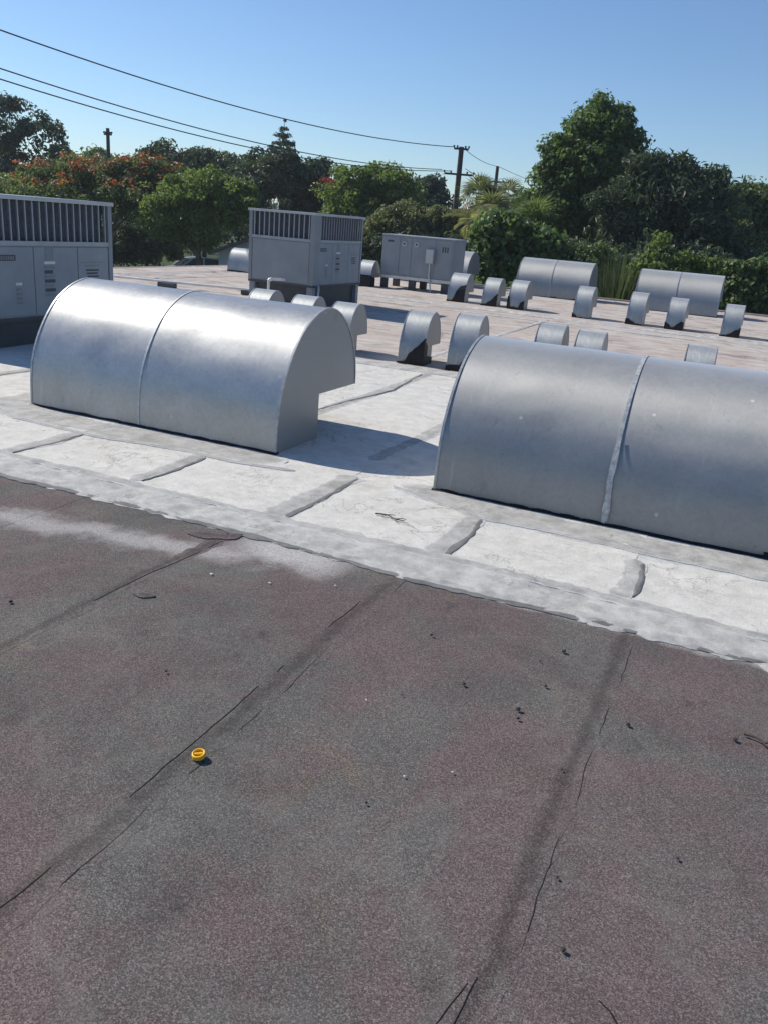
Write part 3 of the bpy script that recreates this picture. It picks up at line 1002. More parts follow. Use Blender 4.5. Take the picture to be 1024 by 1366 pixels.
def panel_unit():
    w, d, h = 2.05, 1.0, 1.10
    root = empty('air_handler', (-7.73, 21.8, .32))
    tag(root, 'grey panelled box unit with round knobs and a switch box behind small vents', 'air conditioner')
    c = MB(); c.box(-w, 0, 0, d, .03, h - .03); c.build('cabinet_body', M['cabinet'], root, .008)
    c = MB(); c.box(-w - .015, .015, -.015, d + .015, h - .029, h); c.build('lid', M['cabinet_lid'], root, .004)
    for xa, xb in ((-w + .02, -w + .52), (-w + .54, -w + .86), (-w + .88, -.50), (-.48, -.03)):
        c = MB(); c.box(xa, xb, -.012, -.0005, .07, h - .06); c.build('access_panel', M['cabinet'], root, .003)
    c = MB(); c.box(.0005, .010, .06, d - .06, .07, h - .06); c.build('side_panel', M['cabinet_dark'], root, .003)
    for x in (-w + .66, -w + 1.02):
        c = MB(); c.tube([(x, -.012, h - .22), (x, -.05, h - .22)], .065, 14); kn = c.build('knob', M['cabinet_lid'], root)
        c = MB(); c.tube([(x, -.051, h - .22), (x, -.058, h - .22)], .03, 10); c.build('knob_cap', M['label_dark'], kn)
    c = MB(); c.box(-w + .16, -w + .34, -.0165, -.0125, h - .20, h - .15); c.build('badge', M['label_dark'], root)
    for k in range(3):
        c = MB(); c.box(-.30 + k * .07, -.265 + k * .07, -.0165, -.0125, h - .36, h - .22); c.build('vent_slot', M['label_dark'], root)
    c = MB(); c.box(-.72, -.48, -.13, -.013, .42, .80); sb = c.build('switch_box', M['cabinet'], root, .006)
    c = MB(); c.box(-.70, -.50, -.142, -.131, .44, .78); c.build('switch_door', M['cabinet_lid'], sb, .003)
    c = MB(); c.tube([(-.60, -.07, .42), (-.60, -.07, .10), (-.56, -.05, -.05), (-.50, -.1, -.29)], .02, 8); c.build('conduit', M['conduit'], root)
    c = MB(); c.box(-w - .03, .03, -.02, .06, -.05, .028); c.box(-w - .03, .03, d - .06, d + .02, -.05, .028); c.build('base_rail', M['conduit'], root)
    for xa in (-w + .02, -1.2, -.25):
        for ya in (.0, d - .16):
            c = MB(); c.box(xa, xa + .18, ya, ya + .12, -.31, -.051); c.build('support_foot', M['rail'], root)
    return root


panel_unit()

# pipes on the roof
def curve_pts(pts, n=8):
    out = []
    P_ = [Vector(p) for p in pts]
    for i in range(len(P_) - 1):
        p0, p1, p2, p3 = P_[max(i - 1, 0)], P_[i], P_[i + 1], P_[min(i + 2, len(P_) - 1)]
        for k in range(n):
            t = k / n
            out.append(.5 * (2 * p1 + (p2 - p0) * t + (2 * p0 - 5 * p1 + 4 * p2 - p3) * t * t + (3 * p1 - p0 - 3 * p2 + p3) * t ** 3))
    out.append(P_[-1])
    return out


r_ = empty('drain_pipe', (-8.72, 14.25, .006))
tag(r_, 'white drain pipe bending down in front of the tall louvred unit', 'pipe')
c = MB(); c.tube([(0, 0, 0), (0, 0, .46)], .026, 10); c.build('upright', M['pvc'], r_)
c = MB(); c.tube([(0, 0, .46), (.012, .012, .49), (.05, .03, .50)], .034, 10); c.build('elbow', M['pvc'], r_)
c = MB(); c.tube([(.05, .03, .50), (.22, .24, .50)], .026, 10); c.build('pipe_end', M['pvc'], r_)
r_ = empty('electric_conduit', (-7.78, 14.6, .006))
tag(r_, 'thin grey conduit looping up beside the corner of the tall louvred unit', 'conduit')
c = MB(); c.tube(curve_pts([(.15, -.35, .0), (.12, -.30, .25), (.03, -.12, .42), (-.10, .10, .43)]), .018, 8); c.build('hose', M['conduit'], r_)
c = MB(); c.box(.11, .19, -.40, -.31, 0, .05); c.build('base_clip', M['rail'], r_)
r_ = empty('roof_pipe', (0, 0, .006))
tag(r_, 'long thin white pipe lying across the rear roof left of the tall louvred unit', 'pipe')
c = MB(); c.tube([(-14.6, 14.75, .12), (-11.8, 15.19, .12), (-9.5, 15.75, .12)], .026, 8); c.build('pipe_run', M['pvc'], r_)
for x, y in ((-14.2, 14.82), (-11.85, 15.18), (-10.0, 15.63)):
    c = MB(); c.box(x - .22, x + .22, y - .06, y + .06, 0, .092); c.build('support_block', M['rail'], r_, .01)

# ------------------------------------------------------------------ vegetation
def leaf_cloud(rng, blobs, n_clumps, per, size, clump_r, aspect=.55, up=.35, vertical=False, droop=0.0):
    """leaf-sized faces in clumps spread through ellipsoids; blobs = [(centre, radii)]"""
    vol = np.array([b_[1][0] * b_[1][1] * b_[1][2] for b_ in blobs]) ** .70
    pick = rng.choice(len(blobs), n_clumps, p=vol / vol.sum())
    C = np.array([b_[0] for b_ in blobs])[pick]
    Rr = np.array([b_[1] for b_ in blobs])[pick]
    dirs = rng.normal(size=(n_clumps, 3))
    dirs /= np.linalg.norm(dirs, axis=1)[:, None]
    rad = rng.uniform(0, 1, n_clumps) ** .36
    n_clumps = len(C)
    cc = C + dirs * rad[:, None] * Rr
    cr = clump_r * rng.uniform(.55, 1.35, n_clumps)
    N = n_clumps * per
    ci = np.repeat(np.arange(n_clumps), per)
    d2 = rng.normal(size=(N, 3))
    d2 /= np.linalg.norm(d2, axis=1)[:, None]
    rr = rng.uniform(.15, 1, N) ** .5
    P_ = cc[ci] + d2 * (rr * cr[ci])[:, None] * np.array([1.15, 1.15, .8])
    out = d2 + rng.normal(scale=.55, size=(N, 3)) + np.array([0, 0, up])
    out /= np.linalg.norm(out, axis=1)[:, None]
    tng = np.cross(out, rng.normal(size=(N, 3)))
    if vertical:
        tng = np.array([0, 0, 1.0]) + rng.normal(scale=.35, size=(N, 3))
        tng -= out * (tng * out).sum(1)[:, None]
    tng /= np.linalg.norm(tng, axis=1)[:, None]
    tng[:, 2] -= droop
    bt = np.cross(out, tng)
    L = size * rng.uniform(.6, 1.4, N)
    a_ = tng * (L * .5)[:, None]
    w_ = bt * (L * .5 * aspect)[:, None]
    fold = out * (L * .12)[:, None]
    V = np.stack([P_ - a_, P_ + w_ + fold, P_ + a_, P_ - w_ + fold], 1).reshape(-1, 3)
    F = np.arange(N * 4).reshape(-1, 4)
    tone = np.clip(.5 + rng.normal(scale=.16, size=n_clumps)[ci] + rng.normal(scale=.16, size=N), 0, 1)
    return V, F, tone, cc


def px_blobs(blobs, dist, depth=1.0):
    out = []
    for bl in blobs:
        x, y, rx, ry = bl[:4]
        dd = dist + (bl[4] if len(bl) > 4 else 0)
        c = at(x, y, dd)
        k = dd / FOC * 1.02
        out.append((c, (rx * k, rx * k * depth, ry * k)))
    return out


def tree(name, label, cat, blobs, dist, mat, n_clumps, per, size, clump_r, seed, group=None, aspect=.55, bark='bark', trunk_r=.2, depth=.9, up=.35,
         vertical=False, flowers=None, droop=0.0, base_z=GROUND_Z, fill=0):
    rng = np.random.default_rng(seed)
    B = px_blobs(blobs, dist, depth)
    for c_, r__ in list(B):                               # boughs that break the outline
        for q in range(5):
            d_ = rng.normal(size=3); d_ /= np.linalg.norm(d_)
            if d_[2] < -.3: d_[2] *= -1
            f_ = rng.uniform(.20, .36)
            B.append((c_ + d_ * np.array(r__) * rng.uniform(.78, 1.0), tuple(np.array(r__) * f_ * np.array([1.2, 1.2, .8]))))
    cx = np.mean([b_[0][0] for b_ in B])
    cy = np.mean([b_[0][1] for b_ in B])
    root = empty(name, (cx, cy, base_z))
    tag(root, label, cat, group)
    org = np.array([cx, cy, base_z])
    V, F, tone, cc = leaf_cloud(rng, B, n_clumps, per, size, clump_r, aspect, up, vertical, droop)
    link('crown', np_mesh('crown', V - org, F, M[mat], tone), root)
    # trunk with limbs reaching into the crown
    top = min(b_[0][2] for b_ in B) - base_z
    ctr = np.mean([b_[0] for b_ in B], axis=0) - org
    m = MB()
    fork = max(.4, min(top * .85, ctr[2] * .55))
    m.tube(curve_pts([(0, 0, -.15), (.04 * fork, .02 * fork, fork * .5), (0, 0, fork)], 4), trunk_r, 10, trunk_r * .72)
    order = rng.permutation(len(cc))[:9]
    for i in order:
        e = cc[i] - org
        midp = np.array([0, 0, fork]) * .5 + e * .5 + np.array([0, 0, -.1 * abs(e[2] - fork)])
        m.tube(curve_pts([(0, 0, fork - .1), tuple(midp), tuple(e)], 4), trunk_r * .45, 6, trunk_r * .10, cap=False)
    m.build('trunk', M[bark], root)
    if flowers:
        fm, fn, fs, zmin = flowers
        top_cl = [c for c in cc if (c[2] - min(b_[0][2] for b_ in B)) > zmin]
        idx = rng.permutation(len(top_cl))[:fn]
        fb = [(top_cl[i] + np.array([0, 0, clump_r * .55]), (clump_r * .9, clump_r * .9, clump_r * .35)) for i in idx]
        V2, F2, t2, _ = leaf_cloud(rng, fb, fn * 3, 9, fs, clump_r * .5, .8, .8)
        link('blossom', np_mesh('blossom', V2 - org, F2, M[fm], t2), root)
    return root


TG = 'trees beyond the roof'
tree('broadleaf_tree', 'tall airy dark tree at the far left, sky showing through its crown', 'tree',
     [(38, 160, 36, 30), (10, 150, 26, 20), (-12, 180, 40, 45), (54, 195, 26, 30), (18, 215, 50, 40), (60, 230, 34, 30), (-20, 240, 50, 50)], 58, 'leaf_blue', 150, 60, .28, .55, 11, TG, trunk_r=.35, bark='dark_bark')
tree('broadleaf_tree', 'low distant green tree between the tall left tree and the first utility pole', 'tree',
     [(100, 215, 28, 16), (128, 218, 30, 14), (80, 222, 26, 16), (120, 235, 50, 20), (160, 225, 24, 14)], 76, 'leaf_mid', 120, 60, .34, .7, 12, TG)
tree('broadleaf_tree', 'dark rounded tree behind the orange flowering tree, right of the first pole', 'tree',
     [(325, 225, 22, 14), (320, 262, 30, 24), (330, 240, 26, 22), (200, 222, 40, 18), (240, 214, 42, 18), (278, 222, 36, 18), (225, 240, 70, 25), (300, 240, 40, 26), (165, 232, 30, 16)], 64, 'leaf_dark', 320, 75, .30, .6, 13, TG, bark='dark_bark')
tree('broadleaf_tree', 'dense dark dome shaped tree behind the tall louvred unit', 'tree',
     [(384, 234, 46, 30), (350, 240, 40, 28), (412, 245, 32, 28), (385, 262, 62, 36), (330, 262, 36, 28), (405, 300, 50, 30)], 58, 'leaf_dark', 330, 80, .28, .55, 14, TG, bark='dark_bark')
tree('flame_tree', 'wide spreading tree with orange red flowers above the left unit', 'tree',
     [(55, 245, 48, 18), (110, 232, 56, 18), (165, 238, 50, 18), (215, 250, 44, 18), (130, 262, 100, 26), (50, 268, 50, 24), (210, 275, 50, 26), (20, 258, 30, 16), (245, 244, 22, 9), (190, 228, 40, 12)], 48, 'leaf_mid', 470, 75, .20, .5, 15, TG, up=.6,
     flowers=('flower_orange', 210, .15, .40))
tree('broadleaf_tree', 'yellow green leafy tree left of the tall louvred unit', 'tree',
     [(270, 258, 52, 26), (305, 275, 36, 26), (240, 278, 40, 24), (262, 300, 38, 22), (225, 305, 30, 16), (318, 256, 20, 12), (250, 252, 20, 12), (205, 290, 26, 14), (222, 272, 24, 12), (285, 240, 16, 10), (325, 285, 16, 12)], 45, 'leaf_lime', 400, 70, .20, .42, 16, TG)
tree('broadleaf_tree', 'bright green topped tree just right of the dome shaped dark tree', 'tree',
     [(480, 240, 36, 18), (515, 245, 34, 20), (540, 258, 18, 14), (460, 262, 28, 18), (500, 268, 48, 22), (525, 285, 36, 20), (470, 290, 40, 18)], 50, 'leaf_lime', 300, 70, .22, .45, 17, TG)
tree('flame_tree', 'small red flowering tree tucked between the dome tree and the bright green one', 'tree',
     [(448, 250, 20, 9), (432, 256, 14, 7), (455, 262, 20, 10)], 56, 'flower_red', 46, 50, .20, .35, 18, TG)
tree('broadleaf_tree', 'open dark tree with scattered leaves left of the double crossarm pole', 'tree',
     [(560, 246, 14, 9), (580, 243, 13, 7), (570, 258, 24, 10), (585, 272, 26, 14), (555, 272, 18, 14)], 58, 'leaf_blue', 80, 40, .28, .45, 19, TG, bark='dark_bark')
tree('broadleaf_tree', 'dull olive tree above the panelled box unit', 'tree',
     [(545, 290, 34, 18), (590, 295, 26, 18), (560, 312, 50, 18), (520, 300, 24, 18), (600, 318, 24, 18), (500, 330, 36, 22)], 46, 'leaf_olive', 280, 65, .20, .42, 20, TG)
tree('broadleaf_tree', 'tallest green tree on the right with layered crown against the sky', 'tree',
     [(788, 155, 22, 18), (820, 160, 22, 16), (800, 185, 44, 24), (830, 195, 18, 26), (760, 205, 34, 18), (738, 222, 26, 22), (785, 225, 55, 32), (726, 255, 20, 34), (770, 265, 52, 36),
      (742, 300, 42, 36), (800, 300, 55, 40), (835, 240, 22, 40), (800, 140, 8, 7)], 38, 'leaf_grove', 620, 75, .20, .42, 21, TG, trunk_r=.35)
tree('broadleaf_tree', 'darker feathery tree leaning right beside the tallest tree', 'tree',
     [(862, 232, 22, 20), (895, 228, 28, 16), (925, 238, 30, 14), (952, 238, 18, 6), (870, 262, 50, 30), (915, 270, 44, 30), (840, 285, 44, 40), (895, 310, 66, 40), (845, 330, 60, 30),
      (972, 234, 9, 5), (850, 222, 10, 8), (958, 250, 22, 12), (955, 305, 36, 34), (930, 345, 50, 26)], 34.5, 'leaf_dark', 520, 62, .25, .42, 22, TG, aspect=.32, bark='dark_bark', droop=.25)
tree('broadleaf_tree', 'rounded green tree at the right photo edge beyond the feathery one', 'tree',
     [(990, 268, 34, 20), (1030, 270, 36, 24), (985, 300, 40, 34), (1035, 310, 40, 40), (1000, 340, 50, 26)], 42, 'leaf_mid', 330, 75, .20, .45, 23, TG, trunk_r=.3)

# bushes along the far roof edge
BG = 'bushes along the far roof edge'
tree('shrub', 'leafy bright bush behind the vents, left of the far large hoods', 'bush',
     [(672, 305, 32, 18), (700, 318, 28, 20), (655, 330, 22, 22), (690, 345, 36, 26), (660, 365, 24, 20), (725, 335, 22, 24), (645, 350, 14, 16)], 30, 'leaf_grove', 230, 36, .19, .36, 31, BG, aspect=.85, trunk_r=.08, depth=.8)
tree('shrub', 'low dark bush just behind the left far large hood', 'bush',
     [(745, 335, 28, 16), (785, 338, 24, 14), (760, 355, 44, 20), (730, 365, 30, 20), (800, 365, 20, 18)], 29.8, 'leaf_mid', 200, 50, .14, .30, 32, BG, trunk_r=.08, depth=.7)
tree('shrub', 'bright yellowish bush rising between the two far large hoods', 'bush',
     [(876, 330, 9, 16), (868, 352, 18, 12), (850, 368, 16, 14), (905, 352, 24, 9), (835, 385, 14, 14), (880, 370, 40, 18), (940, 358, 24, 10), (890, 392, 60, 18)], 28.6, 'leaf_lime', 220, 42, .14, .25, 33, BG, aspect=.8, trunk_r=.06, depth=.7)
tree('shrub', 'large leafy bush spilling over the roof edge at the right photo edge', 'bush',
     [(985, 372, 24, 18), (1015, 368, 24, 22), (1000, 395, 40, 20), (1035, 390, 30, 30), (970, 392, 16, 18), (1015, 415, 40, 14)], 29.5, 'leaf_grove', 300, 48, .15, .28, 34, BG, aspect=.8, trunk_r=.08, depth=.7)


def blade_clump(label, px, py, dist, rx, h, n, seed, mat='leaf_grass', name='tall_grass_plant'):
    rng = np.random.default_rng(seed)
    c = at(px, py, dist)
    org = np.array([c[0], c[1], GROUND_Z])
    hz = c[2] - GROUND_Z
    root = empty(name, tuple(org))
    tag(root, label, 'plant')
    V, F, T = [], [], []
    for i in range(n):
        a_ = rng.uniform(0, 2 * math.pi)
        lean = rng.uniform(.05, .75) ** 1.2
        hh = (hz + h * rng.uniform(-.9, 1.0))
        b0 = np.array([math.cos(a_), math.sin(a_), 0]) * rx * .35 * rng.uniform(0, 1)
        d = np.array([math.cos(a_), math.sin(a_), 0])
        s_ = np.array([-d[1], d[0], 0]) * rng.uniform(.014, .026)
        pts = [b0 + d * rx * lean * t ** 2.2 * 1.3 + np.array([0, 0, hh * (t - .16 * lean * t ** 4)]) for t in (.25, .5, .7, .85, 1.0)]
        k0 = len(V)
        for q, p in enumerate(pts):
            wd = (1, 1, .85, .55, .08)[q]
            V += [p - s_ * wd, p + s_ * wd]
        for q in range(4):
            F.append((k0 + 2 * q, k0 + 2 * q + 1, k0 + 2 * q + 3, k0 + 2 * q + 2))
            T.append(np.clip(.5 + rng.normal(scale=.25), 0, 1))
        T[-4:] = [T[-1]] * 4
    o = link('blades', np_mesh('blades', np.array(V), np.array(F), M[mat], np.array(T)), root)
    o['kind'] = 'stuff'
    m = MB(); m.tube([(0, 0, -.1), (0, 0, hz * .3)], .12, 8, .06); m.build('stem', M['bark'], root)


blade_clump('tall spiky grass like plant between the two far large hoods', 825, 358, 28.2, 1.15, .75, 620, 41)


def fan_palm(label, px, py, dist, seed, nf=16, fr=.95, mats=('leaf_olive',), dead=0):
    rng = np.random.default_rng(seed)
    c = at(px, py, dist)
    root = empty('fan_palm', (c[0], c[1], GROUND_Z))
    tag(root, label, 'palm tree', 'fan palms by the poles')
    hz = c[2] - GROUND_Z
    m = MB(); m.tube(curve_pts([(0, 0, -.2), (.12, .05, hz * .5), (0, 0, hz)], 5), .17, 10, .13); m.build('trunk', M['bark'], root)
    def frond_mesh(mat, droop):
        V, F, T = [], [], []
        V += [(0, -.012, 0), (0, .012, 0), (fr * .55, .012, .06), (fr * .55, -.012, .06)]
        F.append((0, 1, 2, 3)); T.append(.4)
        ns = 17
        for i in range(ns):
            an = -1.9 + 3.8 * i / (ns - 1)
            L = fr * (.75 + .25 * math.cos(an * .7))
            o = np.array([fr * .55, 0, .06])
            d = np.array([math.cos(an), math.sin(an), 0]); s_ = np.array([-d[1], d[0], 0]) * .035
            p1 = o + d * L * .55 + np.array([0, 0, .05]); p2 = o + d * L + np.array([0, 0, -droop * L])
            k0 = len(V)
            V += [tuple(o), tuple(p1 - s_), tuple(p1 + s_), tuple(p2)]
            F.append((k0, k0 + 1, k0 + 3, k0 + 2)); T.append(float(np.clip(.5 + rng.normal(scale=.22), 0, 1)))
        return np_mesh('frond', np.array(V), np.array(F), M[mat], np.array(T))
    me = frond_mesh(mats[0], .25)
    for i in range(nf):
        el = R(rng.uniform(-25, 75)); az = 2 * math.pi * i / nf * 2.4 + rng.uniform(-.2, .2)
        o = link('frond', me, root, (0, 0, hz - .05 + .1 * rng.uniform()))
        o.rotation_euler = (rng.uniform(-.4, .4), -el, az)
    if dead:
        me2 = frond_mesh('leaf_dead', .6)
        for i in range(dead):
            o = link('dead_frond', me2, root, (0, 0, hz - .15))
            o.rotation_euler = (rng.uniform(-.4, .4), R(rng.uniform(35, 75)), rng.uniform(0, 6.28))


fan_palm('fan palm with brown dead fronds just right of the double crossarm pole', 637, 262, 46, 51, 18, .85, ('leaf_olive',), 7)
fan_palm('fan palm behind the smaller pole, tallest fronds upright', 676, 264, 50, 52, 16, .85, ('leaf_olive',), 4)
fan_palm('low fan palm between the smaller pole and the tallest tree', 697, 285, 42, 53, 18, .80, ('leaf_mid',), 2)


fan_palm('broad fan palm low in front of the palms by the smaller pole', 655, 288, 40, 54, 20, .95, ('leaf_olive',), 3)
fan_palm('pale green fan palm at the foot of the tallest tree', 712, 300, 36, 55, 18, .85, ('leaf_mid',), 1)


def feather_palm(label, px, py, dist, seed, nf, mat, L=1.9):
    rng = np.random.default_rng(seed)
    c = at(px, py, dist)
    root = empty('feather_palm', (c[0], c[1], GROUND_Z))
    tag(root, label, 'palm tree')
    hz = c[2] - GROUND_Z
    m = MB(); m.tube(curve_pts([(0, 0, -.2), (-.15, .1, hz * .5), (0, 0, hz)], 5), .13, 10, .08); m.build('trunk', M['bark'], root)
    V, F, T = [], [], []
    n = 26
    def sp(t): return np.array([L * t, 0, L * (.55 * t - .85 * t * t)])
    for i in range(n):
        t0, t1 = i / n, (i + 1) / n
        for sgn in (-1, 1):
            o = sp(t0 * .97 + .03); ll = .42 * math.sin(math.pi * min(1, t0 * .8 + .2)) + .08
            tip = o + np.array([.45 * ll, sgn * ll * .85, -.35 * ll])
            k0 = len(V)
            V += [tuple(o), tuple((o + tip) / 2 + np.array([.022, 0, .02])), tuple(tip), tuple((o + tip) / 2 - np.array([.022, 0, -.02]))]
            F.append((k0, k0 + 1, k0 + 2, k0 + 3)); T.append(float(np.clip(.5 + rng.normal(scale=.25), 0, 1)))
        a_, b_ = sp(t0), sp(t1); k0 = len(V)
        V += [tuple(a_ + np.array([0, -.012, .012])), tuple(a_ + np.array([0, .012, .012])), tuple(b_ + np.array([0, .008, .012])), tuple(b_ + np.array([0, -.008, .012]))]
        F.append((k0, k0 + 1, k0 + 2, k0 + 3)); T.append(.9)
    me = np_mesh('frond', np.array(V), np.array(F), M[mat], np.array(T))
    for i in range(nf):
        o = link('frond', me, root, (0, 0, hz))
        o.rotation_euler = (rng.uniform(-.3, .3), -R(rng.uniform(-25, 50)), 2 * math.pi * i / nf + rng.uniform(-.2, .2))
        s_ = rng.uniform(.75, 1.1); o.scale = (s_, s_, s_)


feather_palm('yellowing feather palm in front of the double crossarm pole', 632, 296, 37, 61, 11, 'leaf_yellow', 1.25)


def conifer(name, label, px, ytop, ybot, dist, half, tiers, seed, mat='leaf_blue'):
    rng = np.random.default_rng(seed)
    t_, b_ = at(px, ytop, dist), at(px, ybot, dist)
    x, y = b_[0], b_[1]
    root = empty(name, (x, y, GROUND_Z))
    tag(root, label, 'tree', TG)
    zt, zb = t_[2] - GROUND_Z, b_[2] - GROUND_Z - 1.5
    m = MB(); m.tube([(0, 0, -.2), (0, 0, zt)], .22, 8, .02); m.build('trunk', M['dark_bark'], root)
    k = dist / FOC
    blobs = []
    for i in range(tiers):
        f = i / (tiers - 1)
        z = zt + (zb - zt) * f
        r = half * k * (.12 + .95 * f ** .8)
        nb = 6 if f > .15 else 3
        for q in range(nb):
            an = q * 2 * math.pi / nb + i * .7
            blobs.append((np.array([math.cos(an) * r * .6, math.sin(an) * r * .6, z + r * .08]), (r * .45, r * .45, (zt - zb) / tiers * .22)))
    V, F, T, _ = leaf_cloud(rng, blobs, len(blobs) * 4, 26, .26, .22, .4, .5)
    link('crown', np_mesh('crown', V, F, M[mat], T), root)


conifer('norfolk_pine', 'tiered pine top poking above the dome shaped dark tree', 378, 162, 215, 76, 24, 9, 71)
conifer('cypress_tree', 'tiny pointed conifer far off right of the tall left tree', 89, 184, 212, 90, 6, 8, 72)

# bare pinkish spray beside the middle pole
rng = np.random.default_rng(81)
c0 = at(508, 262, 60)
root = empty('bare_tree', (c0[0], c0[1], GROUND_Z))
tag(root, 'thin bare pinkish branches sticking up beside the middle utility pole', 'tree', TG)
hz = c0[2] - GROUND_Z
m = MB(); m.tube([(0, 0, -.2), (.1, 0, hz * .5), (0, 0, hz)], .12, 8, .07); m.build('trunk', M['bark'], root)
m = MB()
for i in range(26):
    e = np.array([rng.uniform(-1.0, 1.3), rng.uniform(-.8, .8), rng.uniform(.9, 2.3)])
    m.tube(curve_pts([(0, 0, hz), tuple(e * .5 + np.array([0, 0, hz + .1])), tuple(e + np.array([0, 0, hz]))], 3), .028, 5, .012, cap=False)
me = m.mesh('branches', M['bark']); me.materials.clear(); me.materials.append(plain('pink_twig', (.24, .13, .13), .9))
link('branches', me, root)

# mixed undergrowth and a far-off wood that reads as one mass
def mass(name, spans, dist0, dist1, mat, n, per, size, cr, seed):
    rng = np.random.default_rng(seed)
    B = []
    for x, y, rx, ry in spans:
        d = rng.uniform(dist0, dist1)
        B += px_blobs([(x, y, rx, ry)], d, .8)
    V, F, T, _ = leaf_cloud(rng, B, n, per, size, cr)
    tag(link(name, np_mesh(name, V, F, M[mat], T)), kind='stuff')


mass('undergrowth', [(x, 316 + (x - 250) * .05, 34, 18) for x in range(120, 290, 22)] + [(x, 300, 30, 22) for x in range(240, 420, 22)] + [(x, 335 + (x - 250) * .05, 24, 10) for x in range(120, 215, 20)], 67, 73, 'leaf_dark', 420, 60, .24, .5, 91)
mass('undergrowth', [(x, 322 + (x - 180) * .05, 22, 18) for x in range(130, 232, 14)] + [(x, 338 + (x - 180) * .05, 20, 14) for x in range(110, 200, 14)], 50, 53, 'leaf_dark', 260, 60, .22, .45, 95)
mass('undergrowth', [(x, 330 + (x - 480) * .06, 30, 20) for x in range(440, 720, 22)], 44, 52, 'leaf_dark', 330, 60, .22, .5, 92)
mass('undergrowth', [(x, 352 + (x - 850) * .05, 34, 24) for x in range(720, 1060, 24)], 31.5, 34, 'leaf_dark', 420, 60, .17, .36, 93)
mass('distant_wood', [(x, 262 + x * .075 + 8 * math.sin(x * .05), 40, 18) for x in range(-60, 1100, 26)], 95, 125, 'leaf_blue', 900, 60, .5, 1.1, 94)

# ------------------------------------------------------------------ thin summer haze over the whole place
hm = bpy.data.materials.new('haze')
hm.use_nodes = True
ht = hm.node_tree
ht.nodes.remove(ht.nodes['Principled BSDF'])
pv = ht.nodes.new('ShaderNodeVolumePrincipled')
pv.inputs['Color'].default_value = (.84, .92, 1.0, 1)
pv.inputs['Density'].default_value = HAZE
pv.inputs['Anisotropy'].default_value = .2
ht.links.new(pv.outputs[0], ht.nodes['Material Output'].inputs['Volume'])
m = MB()
m.box(-905, 905, -705, 1205, GROUND_Z - 1.0, 16.0)
tag(m.build('haze', hm), kind='stuff')

# ------------------------------------------------------------------ poles and wires
def pole(label, px, ytop, dist, arms, group, r=.16, can=False):
    t_ = at(px, ytop, dist)
    root = empty('utility_pole', (t_[0], t_[1], GROUND_Z))
    tag(root, label, 'utility pole', group)
    h = t_[2] - GROUND_Z
    m = MB(); m.tube([(0, 0, -.3), (0, 0, h * .5), (0, 0, h)], r, 12, r * .72); m.build('shaft', M['pole_wood'], root)
    ax = Vector((RT[0], RT[1], 0)).normalized()
    for dz, half in arms:
        z = h - dz
        a_, b_ = ax * -half, ax * half
        m = MB(); m.tube([(a_.x, a_.y, z), (b_.x, b_.y, z)], .06, 6); am = m.build('crossarm', M['pole_wood'], root)
        for s_ in (-1, -.55, .55, 1):
            p = ax * half * s_
            m = MB(); m.tube([(p.x, p.y, z + .05), (p.x, p.y, z + .10), (p.x, p.y, z + .16)], .04, 8, .06); m.build('insulator', M['insulator'], am)
    if can:
        p = ax * -.42
        m = MB(); m.tube([(p.x, p.y, h - 2.6), (p.x, p.y, h - 1.6)], .24, 14); m.build('transformer_can', M['transformer'], root)
        m = MB(); m.tube([(0, 0, h - 1.9), (p.x, p.y, h - 1.9)], .05, 6); m.build('bracket', M['transformer'], root)
    return np.array([t_[0], t_[1], t_[2]]), ax


PG = 'wooden utility poles behind the trees'
PA, ax = pole('tall wooden utility pole with two crossarms rising among the palms', 615, 196, 49, [(.10, .40), (1.38, .80)], PG, .19)
PB, _ = pole('smaller wooden utility pole right of the tall pole with two crossarms', 663, 222, 60, [(.95, .85)], PG, .15)
PC, _ = pole('utility pole whose short top sticks out beside bare pink branches', 500, 214, 64, [(.6, .25)], PG, .16)
PD, _ = pole('lone utility pole with a grey transformer at the left, above the flame tree', 144, 171, 56, [(.35, .24)], PG, .15, True)
WG = 'overhead power lines'


def wire(label, a_, b_, sag, r=.016, n=24):
    pts = []
    for i in range(n + 1):
        t = i / n
        p = np.array(a_) * (1 - t) + np.array(b_) * t
        p[2] -= sag * 4 * t * (1 - t)
        pts.append(tuple(p))
    m = MB(); m.tube(pts, r, 5, cap=False)
    tag(m.build('power_line', M['wire']), label, 'power line', WG)


A1 = at(606, 196, 49)
A2, A3 = at(589, 226, 49), at(600, 228, 49)
ex = lambda p, q, k: tuple(np.array(p) + (np.array(q) - np.array(p)) * k)
wire('top power line crossing the open sky from upper left to the tall pole', at(-60, 18, 24.5), A1, .62, .021)
wire('upper one of the close pair of power lines below the top line', at(-60, 71, 24.0), A2, .62, .019)
wire('lower one of the close pair of power lines below the top line', at(-60, 86, 24.0), A3, .70, .019)
B1, B2, B3 = at(664, 222, 60), at(655, 237, 60), at(672, 238, 60)
wire('power line from the top of the tall pole down to the smaller pole', at(617, 197, 49), B1, .18)
wire('power line from the left end of the tall pole lower arm to the smaller pole', at(620, 225, 49), B2, .15)
wire('power line from the right end of the tall pole lower arm to the smaller pole', at(625, 229, 49), B3, .18)
wire('power line running from the smaller pole top behind the tallest tree', B1, at(790, 262, 75), .3)
wire('power line running from the smaller pole arm behind the tallest tree', B3, at(790, 275, 75), .3)
wire('pale service wire in front of the dome shaped dark tree', at(330, 246, 44), at(470, 252, 47), .08, .02)

